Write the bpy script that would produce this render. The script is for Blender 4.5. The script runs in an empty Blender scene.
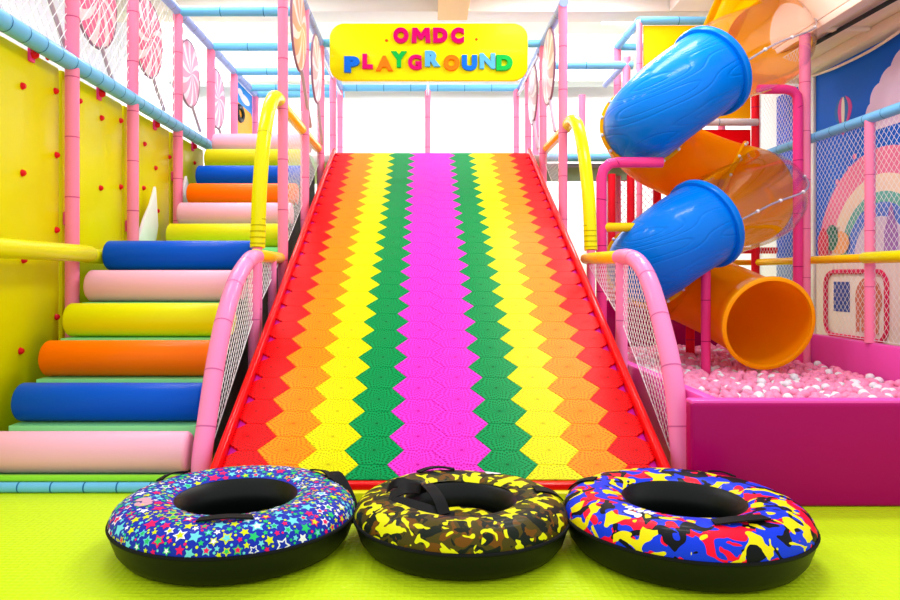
import bpy, bmesh, math, random
from mathutils import Vector, Matrix
random.seed(7)
C = bpy.context.scene.collection
PI = math.pi
CAMZ, F, VX, VY = 1.15, 700.0, 425.0, 276.0

def at(px, py, Y):
    return Vector(((px - VX) / F * Y, Y, CAMZ + (VY - py) / F * Y))

# ------------------------------------------------------------------ materials
def lin(c):
    c /= 255.0
    return c / 12.92 if c <= 0.04045 else ((c + 0.055) / 1.055) ** 2.4
def rgb(r, g, b):
    return (lin(r), lin(g), lin(b), 1.0)

def mat(name, col, rough=0.45, coat=0.0, metal=0.0, spec=0.08):
    m = bpy.data.materials.new(name); m.use_nodes = True
    b = m.node_tree.nodes['Principled BSDF']
    b.inputs['Base Color'].default_value = col
    b.inputs['Roughness'].default_value = rough
    b.inputs['Metallic'].default_value = metal
    b.inputs['Specular IOR Level'].default_value = spec
    b.inputs['Coat Weight'].default_value = coat * 0.4
    b.inputs['Coat Roughness'].default_value = 0.08
    return m

class NT:
    """small helper to wire nodes"""
    def __init__(s, m):
        s.m = m; s.n = m.node_tree.nodes; s.l = m.node_tree.links; s.b = s.n['Principled BSDF']
    def new(s, t, **kw):
        x = s.n.new(t)
        for k, v in kw.items(): setattr(x, k, v)
        return x
    def math(s, op, a, b=None):
        x = s.n.new('ShaderNodeMath'); x.operation = op
        for i, v in enumerate((a, b)):
            if v is None: continue
            if isinstance(v, (int, float)): x.inputs[i].default_value = v
            else: s.l.new(v, x.inputs[i])
        return x.outputs[0]
    def mix(s, fac, a, b):
        x = s.n.new('ShaderNodeMix'); x.data_type = 'RGBA'
        for key, v in ((0, fac), (6, a), (7, b)):
            if isinstance(v, (int, float, tuple)): x.inputs[key].default_value = v
            else: s.l.new(v, x.inputs[key])
        return x.outputs[2]
    def bump(s, h, strength=0.3, dist=0.01):
        x = s.n.new('ShaderNodeBump'); x.inputs['Strength'].default_value = strength
        x.inputs['Distance'].default_value = dist
        s.l.new(h, x.inputs['Height']); s.l.new(x.outputs[0], s.b.inputs['Normal'])
    def color(s, c): s.l.new(c, s.b.inputs['Base Color'])

def soft_bump(m, scale, strength, dist=0.01, coord='Object'):
    t = NT(m); tc = t.new('ShaderNodeTexCoord'); nz = t.new('ShaderNodeTexNoise')
    nz.inputs['Scale'].default_value = scale; nz.inputs['Detail'].default_value = 3
    t.l.new(tc.outputs[coord], nz.inputs['Vector']); t.bump(nz.outputs['Fac'], strength, dist)
    return m

WHITE = mat('white_paint', rgb(240, 240, 244), 0.6)
CEIL = mat('ceiling_white', rgb(240, 240, 242), 0.7)
LILAC = mat('lilac_white_paint', rgb(222, 218, 230), 0.6)
GREYW = mat('pale_grey', rgb(205, 207, 214), 0.6)
TAN = mat('tan_beam', rgb(238, 196, 140), 0.6)
PEACH = mat('peach_soffit', rgb(246, 222, 208), 0.6)
PINK = mat('pink_foam', rgb(255, 138, 178), 0.32, 0.2)
PINKS = mat('pink_foam_seam', rgb(214, 84, 136), 0.5)
LPINK = mat('light_pink_foam', rgb(252, 140, 198), 0.25, 0.4)
LPINKS = mat('light_pink_seam', rgb(214, 100, 160), 0.5)
MAG = mat('magenta_foam', rgb(240, 62, 140), 0.32, 0.25)
MAGS = mat('magenta_seam', rgb(170, 20, 90), 0.5)
RED = mat('red_plastic', rgb(240, 12, 18), 0.25, 0.4)
REDP = mat('red_post', rgb(235, 30, 50), 0.35, 0.2)
BLUEP = mat('sky_blue_foam', rgb(112, 190, 242), 0.3, 0.3)
BLUES = mat('blue_tape', rgb(28, 105, 165), 0.5)
PERI = mat('periwinkle_foam', rgb(150, 170, 235), 0.3, 0.4)
STEEL = mat('galvanised_steel', rgb(190, 190, 205), 0.25, 0, 0.6)
YELP = mat('yellow_foam', rgb(232, 225, 10), 0.22, 0.5)
YELS = mat('yellow_seam', rgb(180, 165, 0), 0.5)
ORYEL = mat('orange_yellow_foam', rgb(252, 206, 10), 0.25, 0.4)
PANELY = soft_bump(mat('yellow_vinyl', rgb(226, 218, 0), 0.32, 0.12), 3.0, 0.25, 0.05)
HOLD = mat('red_knob', rgb(225, 15, 30), 0.3, 0.3)
SIGNY = mat('sign_yellow', rgb(240, 236, 0), 0.4, 0.05)
NETW = mat('white_cord', rgb(245, 245, 248), 0.7)
MINT = mat('mint_vinyl', rgb(152, 252, 168), 0.35, 0.2)
LIME = mat('lime_vinyl', rgb(150, 225, 60), 0.35, 0.2)
DARK = mat('dark_grey_board', rgb(60, 62, 66), 0.6)
BLACK = mat('black_rubber', rgb(8, 14, 12), 0.4, 0, 0, 0.2)
WEB = mat('black_webbing', rgb(12, 13, 16), 0.7, 0, 0, 0.15)
PIT = mat('shaded_plum_vinyl', rgb(164, 0, 94), 0.35, 0.15)  # deeper than the lip: the front wall's shade is put into this colour
PITP = mat('bright_pink_vinyl', rgb(240, 84, 182), 0.35, 0.15)
BALLP = mat('pink_ball', rgb(250, 150, 190), 0.3, 0.2)
BALLW = mat('white_ball', rgb(235, 240, 245), 0.3, 0.2)
ORANGE = mat('orange_plastic', rgb(255, 172, 0), 0.25, 0.4)
BOLT = mat('white_bolt', rgb(230, 232, 238), 0.3, 0.0, 0.2)
MATY = mat('yellow_pad', rgb(228, 226, 30), 0.35, 0.15)
LINER = mat('cream_wall', rgb(244, 228, 222), 0.6)

def roller_mat(name, c):
    return soft_bump(mat(name, c, 0.38, 0.12), 8, 0.06)
R_PINK = roller_mat('pale_pink_vinyl', rgb(246, 178, 206))
R_BLUE = roller_mat('royal_blue_vinyl', rgb(0, 82, 205))
R_ORANGE = roller_mat('orange_vinyl', rgb(255, 112, 0))
R_YELLOW = roller_mat('lemon_vinyl', rgb(228, 222, 6))
R_OLIVE = roller_mat('mustard_vinyl', rgb(222, 214, 20))

def tube_blue():
    m = mat('blue_moulded_plastic', rgb(0, 122, 235), 0.28, 0.35); t = NT(m)
    uv = t.new('ShaderNodeTexCoord'); mp = t.new('ShaderNodeMapping')
    mp.inputs['Scale'].default_value = (9.0, 0.9, 1)
    t.l.new(uv.outputs['UV'], mp.inputs[0])
    nz = t.new('ShaderNodeTexNoise'); nz.inputs['Scale'].default_value = 0.8; nz.inputs['Detail'].default_value = 1
    t.l.new(mp.outputs[0], nz.inputs['Vector'])
    w = t.math('SINE', t.math('MULTIPLY', nz.outputs['Fac'], 80.0))
    w = t.math('POWER', t.math('MAXIMUM', w, 0.0), 4.0)
    t.bump(w, 0.35, -0.012)
    return m
TUBEB = tube_blue()
def translucent(m, c, f):
    n, l = m.node_tree.nodes, m.node_tree.links
    tr = n.new('ShaderNodeBsdfTranslucent'); tr.inputs[0].default_value = c; mx = n.new('ShaderNodeMixShader'); mx.inputs[0].default_value = f
    l.new(n['Principled BSDF'].outputs[0], mx.inputs[1]); l.new(tr.outputs[0], mx.inputs[2]); l.new(mx.outputs[0], n['Material Output'].inputs[0])
    return m
TUBEO = translucent(soft_bump(mat('orange_moulded_plastic', rgb(255, 182, 4), 0.24, 0.4), 6, 0.05), rgb(255, 190, 40), .55)

AMBER = translucent(mat('yellow_plastic', rgb(255, 200, 0), 0.25, 0.4), rgb(255, 216, 50), .55)
def clear_mat():
    m = bpy.data.materials.new('clear_dome_plastic'); m.use_nodes = True
    n, l = m.node_tree.nodes, m.node_tree.links; n.clear()
    out = n.new('ShaderNodeOutputMaterial'); mx = n.new('ShaderNodeMixShader')
    tr = n.new('ShaderNodeBsdfTransparent'); tr.inputs[0].default_value = (0.96, 0.95, 0.95, 1)
    gl = n.new('ShaderNodeBsdfGlossy'); gl.inputs['Roughness'].default_value = 0.04
    lw = n.new('ShaderNodeLayerWeight'); lw.inputs[0].default_value = 0.5
    pw = n.new('ShaderNodeMath'); pw.operation = 'POWER'; pw.inputs[1].default_value = 3.0; l.new(lw.outputs['Facing'], pw.inputs[0])
    ml = n.new('ShaderNodeMath'); ml.operation = 'MULTIPLY_ADD'; ml.inputs[1].default_value = 0.3; ml.inputs[2].default_value = 0.04; l.new(pw.outputs[0], ml.inputs[0])
    l.new(ml.outputs[0], mx.inputs[0]); l.new(tr.outputs[0], mx.inputs[1]); l.new(gl.outputs[0], mx.inputs[2])
    l.new(mx.outputs[0], out.inputs[0])
    return m
CLEAR = clear_mat()

def emit(name, s, col=(1, 1, 1, 1)):
    m = bpy.data.materials.new(name); m.use_nodes = True
    b = m.node_tree.nodes['Principled BSDF']
    b.inputs['Emission Color'].default_value = col; b.inputs['Emission Strength'].default_value = s
    return m
GLOW = emit('lamp_glow', 6)

def floor_mat():
    m = mat('lime_floor_mat', rgb(200, 230, 28), 0.4, 0.05); t = NT(m)
    tc = t.new('ShaderNodeTexCoord')
    vo = t.new('ShaderNodeTexVoronoi'); vo.inputs['Scale'].default_value = 38; vo.inputs['Randomness'].default_value = 0.25
    t.l.new(tc.outputs['Object'], vo.inputs['Vector'])
    t.bump(vo.outputs['Distance'], 0.5, 0.01)
    return m

def lane_mat(name, c, dark):
    """moulded dry-slope tile: rings of short slots round the centre of each hexagon"""
    m = mat(name, c, 0.36, 0.0, 0, 0.05); t = NT(m)
    tc = t.new('ShaderNodeTexCoord'); sp = t.new('ShaderNodeSeparateXYZ')
    t.l.new(tc.outputs['UV'], sp.inputs[0])
    x, y = sp.outputs[0], sp.outputs[1]
    r = t.math('SQRT', t.math('ADD', t.math('MULTIPLY', x, x), t.math('MULTIPLY', y, y)))
    a = t.math('ARCTAN2', y, x)
    star = t.math('MULTIPLY', t.math('COSINE', t.math('MULTIPLY', a, 6.0)), 0.10)
    rr = t.math('ADD', r, star)
    ring = t.math('SINE', t.math('MULTIPLY', rr, 24.0))
    spk = t.math('SINE', t.math('MULTIPLY', a, 24.0))
    slot = t.math('GREATER_THAN', t.math('MULTIPLY', ring, spk), 0.32)
    hub = t.math('LESS_THAN', r, 0.07)
    slot = t.math('MAXIMUM', slot, hub)
    rim = t.math('GREATER_THAN', t.math('MAXIMUM', t.math('ABSOLUTE', y), r), 1.02)
    t.color(t.mix(slot, c, dark))
    t.bump(t.math('SUBTRACT', rim, slot), 0.7, 0.006)
    return m

def camo(name, base, layers, scale):
    m = mat(name, base, 0.5, 0.08); t = NT(m)
    tc = t.new('ShaderNodeTexCoord'); cur = base
    for i, (c, thr, sc) in enumerate(layers):
        mp = t.new('ShaderNodeMapping'); mp.inputs['Location'].default_value = (3.7 * i + 1, 1.9 * i, 5.3 * i)
        mp.inputs['Scale'].default_value = (1, 1, 1.2)
        t.l.new(tc.outputs['Object'], mp.inputs[0])
        nz = t.new('ShaderNodeTexNoise'); nz.inputs['Scale'].default_value = scale * sc
        nz.inputs['Detail'].default_value = 1.2; nz.inputs['Distortion'].default_value = 0.9
        t.l.new(mp.outputs[0], nz.inputs['Vector'])
        cur = t.mix(t.math('GREATER_THAN', nz.outputs['Fac'], thr), cur, c)
    t.color(cur)
    return m

def swirl(name, c1, c2, arms, twist):
    m = mat(name, c1, 0.3, 0.3); t = NT(m)
    tc = t.new('ShaderNodeTexCoord'); sp = t.new('ShaderNodeSeparateXYZ')
    t.l.new(tc.outputs['UV'], sp.inputs[0]); x, y = sp.outputs[0], sp.outputs[1]
    r = t.math('SQRT', t.math('ADD', t.math('MULTIPLY', x, x), t.math('MULTIPLY', y, y)))
    a = t.math('ARCTAN2', y, x)
    s = t.math('SINE', t.math('ADD', t.math('MULTIPLY', a, float(arms)), t.math('MULTIPLY', r, twist)))
    t.color(t.mix(t.math('GREATER_THAN', s, 0.35), c1, c2))
    return m

# ------------------------------------------------------------------ mesh helpers
ORG = {}
def finish(name, bm, mats, org, sharp=38):
    bmesh.ops.translate(bm, verts=bm.verts, vec=-org)
    me = bpy.data.meshes.new(name); bm.normal_update(); bm.to_mesh(me); bm.free()
    for m in (mats if isinstance(mats, (list, tuple)) else [mats]): me.materials.append(m)
    me.polygons.foreach_set('use_smooth', [True] * len(me.polygons))
    me.set_sharp_from_angle(angle=math.radians(sharp))
    o = bpy.data.objects.new(name, me); C.objects.link(o)
    return o
def thing(name, label, cat, loc, group=None):
    o = bpy.data.objects.new(name, None); C.objects.link(o); o.location = loc
    o.empty_display_size = 0.1
    o['label'] = label; o['category'] = cat
    if group: o['group'] = group
    ORG[o] = Vector(loc)
    return o
def part(name, bm, mats, parent, label=None, sharp=38):
    o = finish(name, bm, mats, ORG[parent], sharp); o.parent = parent; ORG[o] = ORG[parent]
    if label: o['label'] = label
    return o
def base_of(bm):
    xs = [v.co.x for v in bm.verts]; ys = [v.co.y for v in bm.verts]; zs = [v.co.z for v in bm.verts]
    return Vector(((min(xs) + max(xs)) / 2, (min(ys) + max(ys)) / 2, min(zs)))
def solo(name, label, cat, bm, mats, group=None, kind=None, sharp=38):
    org = base_of(bm); o = finish(name, bm, mats, org, sharp); o.location = org; ORG[o] = org
    o['label'] = label; o['category'] = cat
    if group: o['group'] = group
    if kind: o['kind'] = kind
    return o
def struct(name, bm, mats):
    org = base_of(bm); o = finish(name, bm, mats, org, 38); o.location = org; ORG[o] = org
    o['kind'] = 'structure'
    return o

def new(): return bmesh.new()
def merge(bm, tmp, mi=0):
    for f in tmp.faces: f.material_index = mi
    me = bpy.data.meshes.new('tmp'); tmp.to_mesh(me); tmp.free()
    n0 = len(bm.faces); bm.from_mesh(me)
    bpy.data.meshes.remove(me)
def box(bm, x0, x1, y0, y1, z0, z1, bev=0.0, mi=0, seg=2, M=None):
    t = bmesh.new()
    bmesh.ops.create_cube(t, size=1)
    bmesh.ops.scale(t, vec=(x1 - x0, y1 - y0, z1 - z0), verts=t.verts)
    bmesh.ops.translate(t, vec=((x0 + x1) / 2, (y0 + y1) / 2, (z0 + z1) / 2), verts=t.verts)
    if bev > 0: bmesh.ops.bevel(t, geom=list(t.edges), offset=bev, segments=seg, profile=0.5, affect='EDGES')
    if M is not None: bmesh.ops.transform(t, matrix=M, verts=t.verts)
    merge(bm, t, mi)
def ball(bm, c, r, mi=0, u=14, v=8, sc=(1, 1, 1)):
    t = bmesh.new(); bmesh.ops.create_uvsphere(t, u_segments=u, v_segments=v, radius=r)
    bmesh.ops.scale(t, vec=sc, verts=t.verts); bmesh.ops.translate(t, vec=c, verts=t.verts); merge(bm, t, mi)

def frames(pts):
    pts = [Vector(p) for p in pts]; n = len(pts); T = []
    for i in range(n):
        a = pts[max(i - 1, 0)]; b = pts[min(i + 1, n - 1)]; T.append((b - a).normalized())
    up = Vector((0, 0, 1)) if abs(T[0].z) < 0.9 else Vector((0, 1, 0))
    N = (up - T[0] * up.dot(T[0])).normalized(); out = []
    for i in range(n):
        N = (N - T[i] * N.dot(T[i])).normalized(); out.append((pts[i], T[i], N, T[i].cross(N)))
    return out
def tube(bm, pts, r, seg=16, cap='flat', mi=0, face_mi=None):
    fr = frames(pts); n = len(fr); uv = bm.loops.layers.uv.verify()
    rs = r if isinstance(r, (list, tuple)) else [r] * n
    if cap == 'round':
        head = []; tail = []
        for k in range(1, 5):
            a = k / 4 * PI / 2
            p, t, N, B = fr[0]; head.insert(0, (p - t * rs[0] * math.sin(a), t, N, B, max(rs[0] * math.cos(a), 0.001)))
            p, t, N, B = fr[-1]; tail.append((p + t * rs[-1] * math.sin(a), t, N, B, max(rs[-1] * math.cos(a), 0.001)))
        rows = head + [(*f, q) for f, q in zip(fr, rs)] + tail
    else:
        rows = [(*f, q) for f, q in zip(fr, rs)]
    rings = []; L = 0.0; Ls = []
    for i, (p, t, N, B, q) in enumerate(rows):
        if i: L += (p - rows[i - 1][0]).length
        Ls.append(L)
        rings.append([bm.verts.new(p + (N * math.cos(2 * PI * k / seg) + B * math.sin(2 * PI * k / seg)) * q) for k in range(seg)])
    for i in range(len(rings) - 1):
        for k in range(seg):
            k2 = (k + 1) % seg
            f = bm.faces.new((rings[i][k], rings[i][k2], rings[i + 1][k2], rings[i + 1][k])); f.material_index = mi
            for lp, (ui, vi) in zip(f.loops, ((k, i), (k + 1, i), (k + 1, i + 1), (k, i + 1))):
                lp[uv].uv = (ui / seg, Ls[vi])
    if cap:
        bm.faces.new(list(reversed(rings[0]))).material_index = mi
        bm.faces.new(rings[-1]).material_index = mi
    return rings
def resample(pts, step):
    pts = [Vector(p) for p in pts]; out = [pts[0]]; ds = [0]
    for a, b in zip(pts, pts[1:]): ds.append(ds[-1] + (b - a).length)
    n = max(2, int(ds[-1] / step)); res = []
    for k in range(n + 1):
        d = ds[-1] * k / n; i = 0
        while i < len(ds) - 2 and ds[i + 1] < d: i += 1
        f = (d - ds[i]) / max(ds[i + 1] - ds[i], 1e-9); res.append(pts[i].lerp(pts[i + 1], min(max(f, 0), 1)))
    return res
def spline(P, n=8):
    P = [Vector(p) for p in P]; out = []
    for i in range(len(P) - 1):
        p0 = P[max(i - 1, 0)]; p1 = P[i]; p2 = P[i + 1]; p3 = P[min(i + 2, len(P) - 1)]
        if i == 0: p0 = 2 * p1 - p2
        if i == len(P) - 2: p3 = 2 * p2 - p1
        for k in range(n):
            t = k / n
            out.append(0.5 * ((2 * p1) + (p2 - p0) * t + (2 * p0 - 5 * p1 + 4 * p2 - p3) * t * t + (3 * p1 - p0 - 3 * p2 + p3) * t ** 3))
    out.append(P[-1]); return out
def padded(bm, pts, r, gap=0.3, seg=16, cap='flat', curved=False):
    """a foam-sleeved pipe with taped joints every gap metres (joints use material 1)"""
    tube(bm, pts, r, seg, cap)
    rp = resample(pts, gap)
    for i in range(1, len(rp) - 1):
        d = (rp[i + 1] - rp[i - 1]).normalized()
        tube(bm, [rp[i] - d * 0.004, rp[i] + d * 0.004], r * 1.025, seg, None, 1)
        # close the ring sides
def pipe(p, q, r=0.048, gap=0.3, cap='flat'):
    bm = new(); padded(bm, [p, q], r, gap, 16, cap); return bm

def clip_seg(p, d, poly):
    """line p + t d against convex polygon (ccw or cw) in 2-D"""
    t0, t1 = -1e9, 1e9; n = len(poly)
    area = sum(poly[i][0] * poly[(i + 1) % n][1] - poly[(i + 1) % n][0] * poly[i][1] for i in range(n))
    s = 1 if area > 0 else -1
    for i in range(n):
        a = poly[i]; b = poly[(i + 1) % n]; ex, ey = b[0] - a[0], b[1] - a[1]
        nx, ny = -ey * s, ex * s
        num = (p[0] - a[0]) * nx + (p[1] - a[1]) * ny; den = d[0] * nx + d[1] * ny
        if abs(den) < 1e-12:
            if num < 0: return None
            continue
        t = -num / den
        if den > 0: t0 = max(t0, t)
        else: t1 = min(t1, t)
    return (t0, t1) if t1 - t0 > 0.01 else None
def net(bm, O, U, V, poly, cell=0.045, r=0.0022):
    O, U, V = Vector(O), Vector(U), Vector(V)
    xs = [p[0] for p in poly]; ys = [p[1] for p in poly]
    Wd = U.cross(V).normalized()
    for sg in (1, -1):
        d = (1, 1.15 * sg); c0 = min(ys) - 1.15 * sg * (max(xs) if sg > 0 else min(xs)); c1 = max(ys) - 1.15 * sg * (min(xs) if sg > 0 else max(xs))
        c = c0
        while c < c1:
            q = clip_seg((0, c), d, poly)
            if q:
                a = O + U * q[0] + V * (c + d[1] * q[0]); b = O + U * q[1] + V * (c + d[1] * q[1])
                T = (b - a).normalized(); S = T.cross(Wd)
                off = Wd * (0.001 * sg)
                ra = [bm.verts.new(a + off + Wd * r), bm.verts.new(a + off - Wd * r * .5 + S * r * .87), bm.verts.new(a + off - Wd * r * .5 - S * r * .87)]
                rb = [bm.verts.new(v.co + (b - a)) for v in ra]
                for k in range(3): bm.faces.new((ra[k], ra[(k + 1) % 3], rb[(k + 1) % 3], rb[k]))
            c += cell * 1.53
    # edge rope
    P3 = [O + U * p[0] + V * p[1] for p in poly]
    for a, b in zip(P3, P3[1:] + P3[:1]): tube(bm, [a, b], r * 1.6, 5, None)

def prism(bm, poly, O, U, V, th, mi=0, bev=0.0):
    """extrude a planar outline by th along U x V"""
    O, U, V = Vector(O), Vector(U), Vector(V); W = U.cross(V).normalized()
    t = bmesh.new()
    a = [t.verts.new(O + U * x + V * y) for x, y in poly]
    f = t.faces.new(a)
    e = bmesh.ops.extrude_face_region(t, geom=[f])
    bmesh.ops.translate(t, vec=W * th, verts=[v for v in e['geom'] if isinstance(v, bmesh.types.BMVert)])
    bmesh.ops.recalc_face_normals(t, faces=t.faces)
    if bev:
        es = [ed for ed in t.edges if len(ed.link_faces) == 2 and any(len(ff.verts) > 4 for ff in ed.link_faces)]
        bmesh.ops.bevel(t, geom=es, offset=bev, segments=2, profile=0.5, affect='EDGES')
    merge(bm, t, mi)
def round_rect(x0, x1, y0, y1, r, n=6):
    out = []
    for cx, cy, a0 in ((x1 - r, y1 - r, 0), (x0 + r, y1 - r, 90), (x0 + r, y0 + r, 180), (x1 - r, y0 + r, 270)):
        for k in range(n + 1):
            a = math.radians(a0 + 90 * k / n); out.append((cx + r * math.cos(a), cy + r * math.sin(a)))
    return out
def circle(cx, cy, rx, ry=None, n=32, a0=0, a1=360):
    ry = ry or rx
    return [(cx + rx * math.cos(math.radians(a0 + (a1 - a0) * k / n)), cy + ry * math.sin(math.radians(a0 + (a1 - a0) * k / n))) for k in range(n if a1 - a0 == 360 else n + 1)]

# ------------------------------------------------------------------ the room
bm = new(); box(bm, -4.6, 6.2, 0.2, 13.2, -0.1, 0.0); struct('floor', bm, floor_mat())
bm = new(); box(bm, -4.6, 6.2, 4.2, 13.2, 5.0, 5.1); struct('ceiling', bm, CEIL)
bm = new(); box(bm, -4.6, 6.2, 13.0, 13.2, 0.0, 5.0); struct('wall_back', bm, WHITE)
bm = new(); box(bm, -4.7, -4.5, 3.6, 13.0, 0.0, 5.0); struct('wall_left', bm, LILAC)
bm = new(); box(bm, 5.06, 5.2, 4.0, 13.0, 0.0, 5.0); struct('wall_right', bm, WHITE)
# long beam over the slide, cross beams, right soffit
bm = new(); box(bm, 0.17, 0.57, 4.2, 9.45, 4.6, 5.0, 0.01); struct('trim_1', bm, TAN)
bm = new(); box(bm, -4.5, 5.06, 9.45, 9.85, 4.72, 5.0, 0.01); struct('trim_2', bm, [mat('cream_beam', rgb(240, 230, 222), 0.6)])
bm = new(); box(bm, -4.5, 3.55, 12.2, 12.6, 4.55, 5.0, 0.01); struct('trim_3', bm, [GREYW])
bm = new()
box(bm, 4.16, 5.06, 4.2, 9.44, 3.86, 4.98, 0.01)
box(bm, 4.17, 4.3, 4.2, 9.44, 3.78, 3.86, 0.01)
box(bm, 3.3, 4.15, 4.2, 9.44, 4.72, 4.99, 0.01)
box(bm, 4.85, 5.05, 4.2, 9.44, 3.74, 3.86, 0.01)
for k in range(4): box(bm, 4.31, 4.84, 4.6 + 1.5 * k, 4.68 + 1.5 * k, 3.82, 3.86, 0.005)
struct('trim_4', bm, PEACH)
# thin dark service pipe under the soffit
bm = new(); tube(bm, [(4.45, 9.3, 3.83), (4.55, 5.2, 3.80), (4.56, 4.6, 3.8)], 0.025, 8); struct('trim_5', bm, DARK)

def ceiling_light(x0, x1, y, label, z=4.93):
    t = thing('ceiling_light', label, 'ceiling light', ((x0 + x1) / 2, y, z), 'fluorescent ceiling strips')
    b = new(); box(b, x0, x1, y - .07, y + .07, z + .01, 4.998, 0.01); part('housing', b, WHITE, t)
    b = new(); tube(b, [(x0 + .03, y, z - .012), (x1 - .03, y, z - .012)], 0.03, 10); part('lamp', b, GLOW, t)
ceiling_light(-3.93, -2.72, 10.5, 'white fluorescent strip above the left lollipop wall')
ceiling_light(-1.75, -0.5, 10.3, 'white fluorescent strip glowing behind left end of the yellow sign')
ceiling_light(2.6, 4.0, 10.4, 'white fluorescent strip above the yellow tower panel')

# ------------------------------------------------------------------ rainbow slide
SX, SY, SZ, SA = 0.08, 3.6, 0.10, math.atan(0.526)
SL = 4.8 / math.cos(SA)
SM = Matrix.Translation((SX, SY, SZ)) @ Matrix.Rotation(SA, 4, 'X')
slide = thing('rainbow_slide', 'wide rainbow striped tile slide with zigzag lanes sloping down to the lime floor', 'slide', (SX, SY, 0))
b = new(); box(b, -1.15, 1.15, 0.0, SL + 0.02, -0.13, -0.012, 0.006, M=SM)
part('base_board', b, mat('magenta_board', rgb(205, 30, 170), 0.4), slide, 'magenta board showing at the lane edges')
LANES = [((-5,), 'red'), ((-4,), 'orange'), ((-3,), 'yellow'), ((-2,), 'green'), ((-1, 0), 'pink'), ((1,), 'green'), ((2,), 'yellow'), ((3,), 'orange'), ((4,), 'red')]
LC = {'red': (rgb(240, 0, 8), rgb(185, 0, 4)), 'orange': (rgb(255, 148, 0), rgb(232, 100, 0)), 'yellow': (rgb(234, 230, 0), rgb(196, 182, 0)),
      'green': (rgb(0, 150, 78), rgb(0, 96, 44)), 'pink': (rgb(246, 58, 210), rgb(200, 10, 158))}
LM = {k: lane_mat(k + '_slide_tile', *v) for k, v in LC.items()}
CW, RP, AMP = 0.237, 0.222, 0.043
for cols, colname in LANES:
    b = new(); uv = b.loops.layers.uv.verify()
    for c in cols:
        cx = (c + 0.5) * CW; w, nn = CW / 2 + AMP, CW / 2 - AMP
        ph = 0.0 if c % 2 == 0 else 0.5
        for k in range(-1, int(SL / RP) + 2):
            cy = (k + ph) * RP
            nr = nn - .05 if c == 4 else nn; nl = nn - .05 if c == -5 else nn      # outer edge of the red lanes is notched
            pts = [(w, 0), (nr, RP / 2), (-nl, RP / 2), (-w, 0), (-nl, -RP / 2), (nr, -RP / 2)]
            vs = [b.verts.new((cx + px, cy + py, 0)) for px, py in pts]
            f = b.faces.new(vs)
            for lp, (px, py) in zip(f.loops, pts): lp[uv].uv = (px / 0.125, py / 0.111)
    for co, no in (((0, 0.0, 0), (0, -1, 0)), ((0, SL, 0), (0, 1, 0)), ((1.17, 0, 0), (1, 0, 0)), ((-1.17, 0, 0), (-1, 0, 0))):
        bmesh.ops.bisect_plane(b, geom=list(b.verts) + list(b.edges) + list(b.faces), plane_co=co, plane_no=no, clear_outer=True)
    # give every tile its own thickness with a chamfered lip
    fs = list(b.faces)
    bmesh.ops.inset_individual(b, faces=fs, thickness=0.0022, depth=0.003)
    ex = bmesh.ops.extrude_face_region(b, geom=[e for e in b.edges if e.is_boundary])
    bmesh.ops.translate(b, vec=(0, 0, -0.012), verts=[v for v in ex['geom'] if isinstance(v, bmesh.types.BMVert)])
    bmesh.ops.transform(b, matrix=SM, verts=b.verts)
    part('lane', b, LM[colname], slide, colname + ' tile lane', sharp=20)
for s in (-1, 1):
    b = new()
    x0, x1 = sorted((s * 1.148, s * 1.195))
    box(b, x0, x1, 0.0, SL + 0.05, -0.01, 0.05, 0.018, seg=3, M=SM)
    x0, x1 = sorted((s * 1.152, s * 1.190))
    box(b, x0, x1, 0.0, SL + 0.02, -0.16, 0.01, 0.006, M=SM)
    part('side_rail', b, RED, slide, 'red padded side rail')
b = new(); box(b, SX - 1.17, SX + 1.17, SY - .055, SY + .03, 0.055, 0.098, 0.012); part('end_strip', b, RED, slide, 'red strip at the foot')
b = new()
for s in (-1, 1):
    for yy, zz in ((5.4, 0.85), (6.6, 1.48), (7.8, 2.1)):
        box(b, SX + s * 1.0 - .03, SX + s * 1.0 + .03, yy - .03, yy + .03, 0, zz, 0.004)
part('support_leg', b, DARK, slide)
b = new(); box(b, SX - 1.22, SX + 1.24, 3.5, 3.9, 0.0, 0.066, 0.015); solo('landing_pad', 'low yellow foam pad under the foot of the rainbow slide', 'foam pad', b, MATY)

# platform behind the slide
b = new()
box(b, -2.45, 1.42, 8.36, 10.3, 2.50, 2.60, 0.02)
for x in (-2.3, 1.3):
    for y in (8.5, 10.2): box(b, x - .05, x + .05, y - .05, y + .05, 0, 2.5)
solo('deck_platform', 'pale raised platform at the top of the slide and steps', 'platform', b, GREYW)

# ------------------------------------------------------------------ foam roller stairs
stair = thing('staircase', 'mint stepped base carrying coloured foam rollers beside the yellow wall', 'stairs', (-1.87, 3.71, 0))
XL, XR = -2.405, -1.30
RY = [3.87 + .287 * i for i in range(6)] + [6.58 + .28 * i for i in range(6)]
RZ = [.29 + .2255 * i for i in range(12)]
RR = 0.112
b = new()
prof = [(3.74, 0.06), (3.74, RZ[0] - 2 * RR - .005)]
prof = [(3.74, 0.05)]
for i in range(12):
    y, z = RY[i], RZ[i] - 2 * RR - .004
    prof.append((y - .13, max(z, .052) if i == 0 else z)); 
    nxt = RY[i + 1] - .13 if i < 11 else 8.34
    prof.append((nxt, max(z, .052) if i == 0 else z))
prof.append((8.34, 0.05))
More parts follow.
